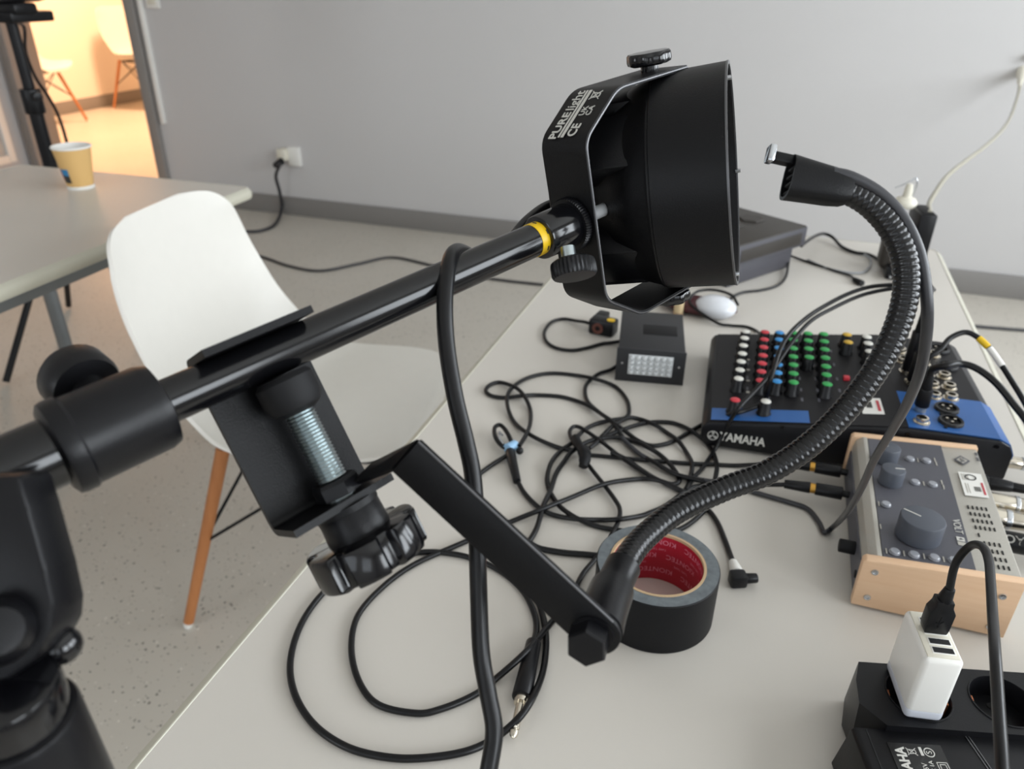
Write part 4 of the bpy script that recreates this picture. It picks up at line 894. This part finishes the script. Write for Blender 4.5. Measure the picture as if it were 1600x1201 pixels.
G().prism([(-.0070, 0), (.0070, 0), (.0078, .004), (.0082, .0175), (.0055, .0225), (.0052, .0270), (-.0052, .0270), (-.0055, .0225), (-.0078, .0175), (-.0078, .004)], -.0045, .0045, MU @ Matrix(((1, 0, 0, 0), (0, 0, 1, 0), (0, 1, 0, 0), (0, 0, 0, 1))), .0008).build('usb_shell', M_blk, up0)
G().box((0, 0, -.0005), (.0120, .0042, .003), 0, MU).build('usb_metal', M_steel, up0)
sy_ = G(); Mu2 = MU @ frame((0, -.0047, .011), (1, 0, 0), (0, 0, 1))
for x0, y0, x1, y1 in ((0, -.005, 0, .004), (0, -.002, .0022, .0005), (0, -.003, -.0022, -.0008)):
    dv = V((x1-x0, y1-y0, 0)); sy_.box((0, 0, 0), (dv.length, .0006, .0003), 0, Mu2 @ frame(((x0+x1)/2, (y0+y1)/2, 0), dv, (-dv.y, dv.x, 0)))
sy_.build('usb_symbol', M_matte, up0)
u0 = MU @ V((0, 0, .026)); u1 = MU @ V((.001, 0, .036))
G().cyl(u0, u1, .0047, .0032, 18, .0004).build('boot', M_blk, up0)
G().tube(smooth_path([u1-V((0, 0, .003)), D(1491, 886, .478), D(1503, 865, .470), D(1520, 851, .460), D(1536, 855, .447), D(1545, 876, .432), D(1548, 910, .41), D(1551, 960, .38), D(1555, 1020, .345), D(1560, 1100, .318), D(1565, 1180, .295), D(1568, 1260, .28), D(1570, 1360, .27)], 8), .0025, 14).build('cord', M_cab, up0, 60)
MB = TR(.1050, .3945, T) @ RZ(15.5)
bk = thing('transformer_brick', 'black power transformer brick with rating label beside the power strip', 'transformer', MB)
G().prism([(-.002, .002), (.004, .0385), (.007, .040), (.165, .040), (.165, .002)], -.085, .0, MB @ Matrix(((1, 0, 0, 0), (0, 0, 1, 0), (0, 1, 0, 0), (0, 0, 0, 1))), .0012).build('brick_body', M_blk, bk)
G().box((.013, -.042, .0399), (.0008, .082, .0008), 0, MB).build('seam_line', M_dark, bk)
lb = G().box((.040, -.028, .0403), (.034, .034, .0004), 0, MB).build('rating_label', M_blkgl, bk)
text('YAMAHA', .0085, MB @ frame((.0295, -.0300, .0407), (0, 1, 0), (-1, 0, 0)), M_print, lb, sx=.9, bold=.0003)
text('15V', .0045, MB @ frame((.041, -.0285, .0407), (0, 1, 0), (-1, 0, 0)), M_print, lb); text('DC 1A', .0038, MB @ frame((.0455, -.0285, .0407), (0, 1, 0), (-1, 0, 0)), M_print, lb)
G().box((.0425, -.0165, .0407), (.0018, .006, .0003), 0, MB).build('printed_bar', M_print, lb)
G().lathe([(.0028, 0), (.0034, 0), (.0034, .0002), (.0028, .0002), (.0028, 0)], MB @ TR(.0475, -.0170, .0406), 20).build('printed_ring', M_print, lb)
text('S', .005, MB @ frame((.0475, -.0170, .0407), (0, 1, 0), (-1, 0, 0)), M_print, lb)
g = G()
for x0, y0, x1, y1 in ((-.002, .0025, .002, .0025), (-.0016, .0022, -.001, -.0025), (.0016, .0022, .001, -.0025), (-.001, -.0025, .001, -.0025), (-.0026, -.003, .0026, .0032), (-.0026, .0032, .0026, -.003)):
    dv = V((x1-x0, y1-y0, 0)); g.box((0, 0, 0), (dv.length, .0004, .0002), 0, MB @ TR(.0365, -.0170, .0406) @ RZ(90) @ frame(((x0+x1)/2, (y0+y1)/2, 0), dv, (-dv.y, dv.x, 0)))
g.build('bin_symbol', M_print, lb)
for s, w__ in ((.0030, .0004), (.0018, .0004)):
    for a, b in (((-s, -s), (s, -s)), ((s, -s), (s, s)), ((s, s), (-s, s)), ((-s, s), (-s, -s))):
        pass
g = G()
for s in (.0032, .0018):
    for cxx, cyy, sx_, sy2 in ((0, s, 2*s, .0004), (0, -s, 2*s, .0004), (s, 0, .0004, 2*s), (-s, 0, .0004, 2*s)): g.box((cxx, cyy, 0), (sx_, sy2, .0002), 0, MB @ TR(.0525, -.0270, .0406))
g.build('square_symbol', M_print, lb)
for x in (.0765, .0785): G().box((x, -.012, .0402), (.0006, .030, .0006), 0, MB @ TR(x, 0, 0) @ RZ(8) @ TR(-x, 0, 0)).build('moulded_line', M_edgebare, bk)

# ------------------------------------------------------------------ cables on the table
K = lambda *p: [P(q[0], q[1], q[2] if len(q) > 2 else .0028) for q in p]
t = thing('instrument_cable', 'long black instrument cable coiled on the table with a silver jack tip', 'cable', P(815, 1075))
loop = K((834, 1003, .006), (838, 985), (836, 962), (822, 930), (800, 905), (770, 885), (735, 871), (700, 864), (665, 862), (620, 868), (560, 888), (510, 921), (472, 972), (454, 1030), (460, 1082), (490, 1131), (540, 1166), (600, 1182), (660, 1184), (730, 1173), (780, 1148), (820, 1110, .014), (845, 1060, .006), (853, 1015), (851, 975), (838, 930), (812, 885), (800, 862), (822, 850, .003), (838, 826, .004), (849, 790, .007), (860, 766, .004), (869, 740), (882, 720), (894, 705, .006), (921, 689, .005), (956, 683, .005), (990, 689), (1011, 698, .006), (1032, 711, .004), (1050, 729, .005), (1060, 745), (1060, 753), (1048, 756), (1025, 748, .006), (1001, 733), (980, 718, .006), (955, 706, .008))
G().tube(smooth_path(loop, 8), .0027, 12).build('cord', M_cab, t, 60)
j0, j1 = P(834, 1003, .007), P(815, 1090, .007); jd = (j1-j0).normalized()
G().cyl(j0, j1, .0062, .0076, 24, .001).build('plug_grip', M_blk, t)
G().cyl(j1-jd*.001, j1+jd*.005, .0052, .0050, 20).build('plug_collar', M_nickel, t)
G().lathe([(0, .004), (.0032, .004), (.0032, .020), (.0026, .0205), (.0026, .0215), (.0032, .0222), (.0033, .0262), (.0020, .0272), (.0020, .0282), (.0033, .0295), (.0027, .0325), (.0008, .0345), (0, .035)], zf(j1, jd), 20).build('jack_tip', M_nickel, t)
cable('inner_loop_cable', K((905, 925, .003), (880, 950), (855, 980, .004), (820, 1020, .013), (770, 1064), (738, 1087), (690, 1107), (650, 1114), (590, 1100), (560, 1062), (549, 1010), (560, 960), (600, 915), (650, 880), (720, 849), (793, 817), (845, 796, .009), (890, 778, .006), (945, 756, .007), (1000, 748), (1035, 752, .006), (1068, 768, .003)), .0026, M_cab, 'thin black cable making the inner loop beside the flat arm', n=12)
cable('tangle_cable', K((895, 703, .003), (870, 698), (830, 680, .006), (802, 657), (792, 626, .006), (800, 606, .006), (825, 590), (860, 583), (900, 586), (930, 592, .007), (960, 603), (978, 622), (983, 640), (978, 652), (957, 656, .006), (931, 662), (911, 673, .005), (893, 692, .006), (876, 704), (861, 723, .006), (855, 745), (857, 762), (864, 776), (876, 792, .006), (897, 807, .007), (921, 818), (947, 825), (985, 830), (1030, 829), (1056, 827)), .0026, M_cab, 'black cable with a wide loop in the left part of the tangle', n=12)
cable('tangle_cable', K((921, 700, .006), (932, 692, .007), (948, 681), (973, 671, .006), (1006, 661), (1038, 659), (1060, 663), (1082, 674, .006), (1103, 691), (1115, 709), (1120, 728, .006), (1118, 745, .006), (1113, 768), (1106, 788), (1093, 805), (1073, 821), (1050, 832)), .0026, M_cab, 'black cable forming the outer right arc of the tangle near the mixer', n=12)
cable('tangle_cable', K((940, 682), (958, 665, .006), (980, 653, .006), (998, 654), (1022, 663, .006), (1041, 675), (1060, 689, .006), (1074, 709), (1081, 724, .006), (1080, 740), (1075, 758), (1066, 770), (1040, 790), (1015, 801), (1000, 806), (969, 811, .008), (939, 812), (904, 811, .006), (872, 806), (850, 798, .005), (832, 784), (818, 768), (809, 752, .004)), .0026, M_cab, 'black cable arching through the middle of the tangle to the clip', n=12)
cable('tangle_cable', K((811, 697, .010), (821, 681, .009), (828, 663, .006), (829, 643), (823, 625, .006), (813, 611, .007), (801, 603, .007), (781, 597), (766, 601), (759, 610), (768, 618), (790, 621, .003), (815, 618, .005), (840, 617), (873, 619), (898, 625), (920, 634, .006), (940, 647, .006), (957, 660, .008), (978, 690), (997, 707), (1022, 722, .007), (1050, 738, .007), (1071, 745, .007), (1100, 752, .008)), .0026, M_cab, 'black cable with a small loop at the left edge of the tangle', n=12)
cable('side_lead', K((793, 711, .006), (773, 723), (752, 738), (735, 752), (716, 772)), .0026, M_cab, 'short black lead between the small clip and the hanging cable')
cable('short_lead', K((826, 848, .006), (845, 857), (880, 863), (915, 866), (935, 868)), .0030, M_cab, 'thick black lead ending at the left of the tape roll')
# small lapel clip with boot and light blue band
cb = P(800, 700, .006); lc = thing('lapel_clip', 'tiny microphone clip with light blue band and open wire loop', 'clip', cb)
cl_ = [P(796, 700, .006), P(785, 697, .008), P(774, 683, .010), P(773, 668, .010), P(782, 664, .010), P(792, 675, .010), P(800, 692, .008)]
G().tube(smooth_path(cl_, 6), .0026, 10).build('wire_loop', M_blk, lc, 60)
G().tube(smooth_path([P(787, 694, .010), P(780, 684, .012), P(779, 675, .012), P(785, 680, .012)], 5), .0014, 8).build('inner_spring', M_steel, lc, 60)
G().cyl(P(793, 702, .008), P(806, 694, .008), .0068, .0058, 18, .001).build('blue_band', M_sky, lc)
G().cyl(P(797, 705, .007), P(808, 752, .005), .0058, .0044, 18, .001).build('boot', M_blk, lc)
G().ball(P(812, 704, .008), .0045, None, 12).build('side_knob', M_blk, lc)
# cable tie block in the tangle
tb = thing('cable_tie', 'small black tie block holding the tangled cables together', 'cable tie', P(908, 712, .01))
G().tube(smooth_path([P(899, 683, .013), P(906, 697, .015), P(914, 712, .014), P(911, 729, .008)], 4), [.0045]*6+[.0065]*5+[.005]*2, 12).build('tie_body', M_matte, tb, 50)
G().box((0, 0, 0), (.016, .008, .008), .002, TR(*P(916, 705, .016)) @ RZ(-60)).build('tie_head', M_blk, tb)
# angled plug
t = thing('angle_plug_cable', 'thin black cable ending in a right-angle plug behind the tape roll', 'cable', P(1146, 880))
G().tube(smooth_path(K((1060, 775), (1080, 782), (1096, 789), (1110, 800), (1122, 818), (1132, 842), (1140, 864), (1146, 880, .005)), 7), .0026, 10).build('cord', M_cab, t, 60)
G().cyl(P(1145, 877, .005), P(1152, 896, .006), .0040, .0062, 16, .001).build('white_collar', M_cupw, t)
hb = P(1153, 904, .007); fx = (P(1176, 903, .007)-hb).normalized()
G().box((0, 0, 0), (.015, .013, .013), .0025, frame(hb, fx, V((0, 0, 1)))).build('elbow', M_blk, t)
G().cyl(hb+fx*.005, hb+fx*.0175, .0048, .0044, 16, .001).build('plug_end', M_blk, t)

for nm, gr in (('tangle_cable', 'cables of the tangle on the table'), ('standing_jack_plug', 'plugs standing in the mixer'), ('jack_plug_cable', 'jack plugs in the front of the interface'), ('steel_microphone_plug', 'microphone plugs in the back of the interface')):
    for o in S.objects:
        if o.parent is None and o.name.split('.')[0] == nm: o['group'] = gr
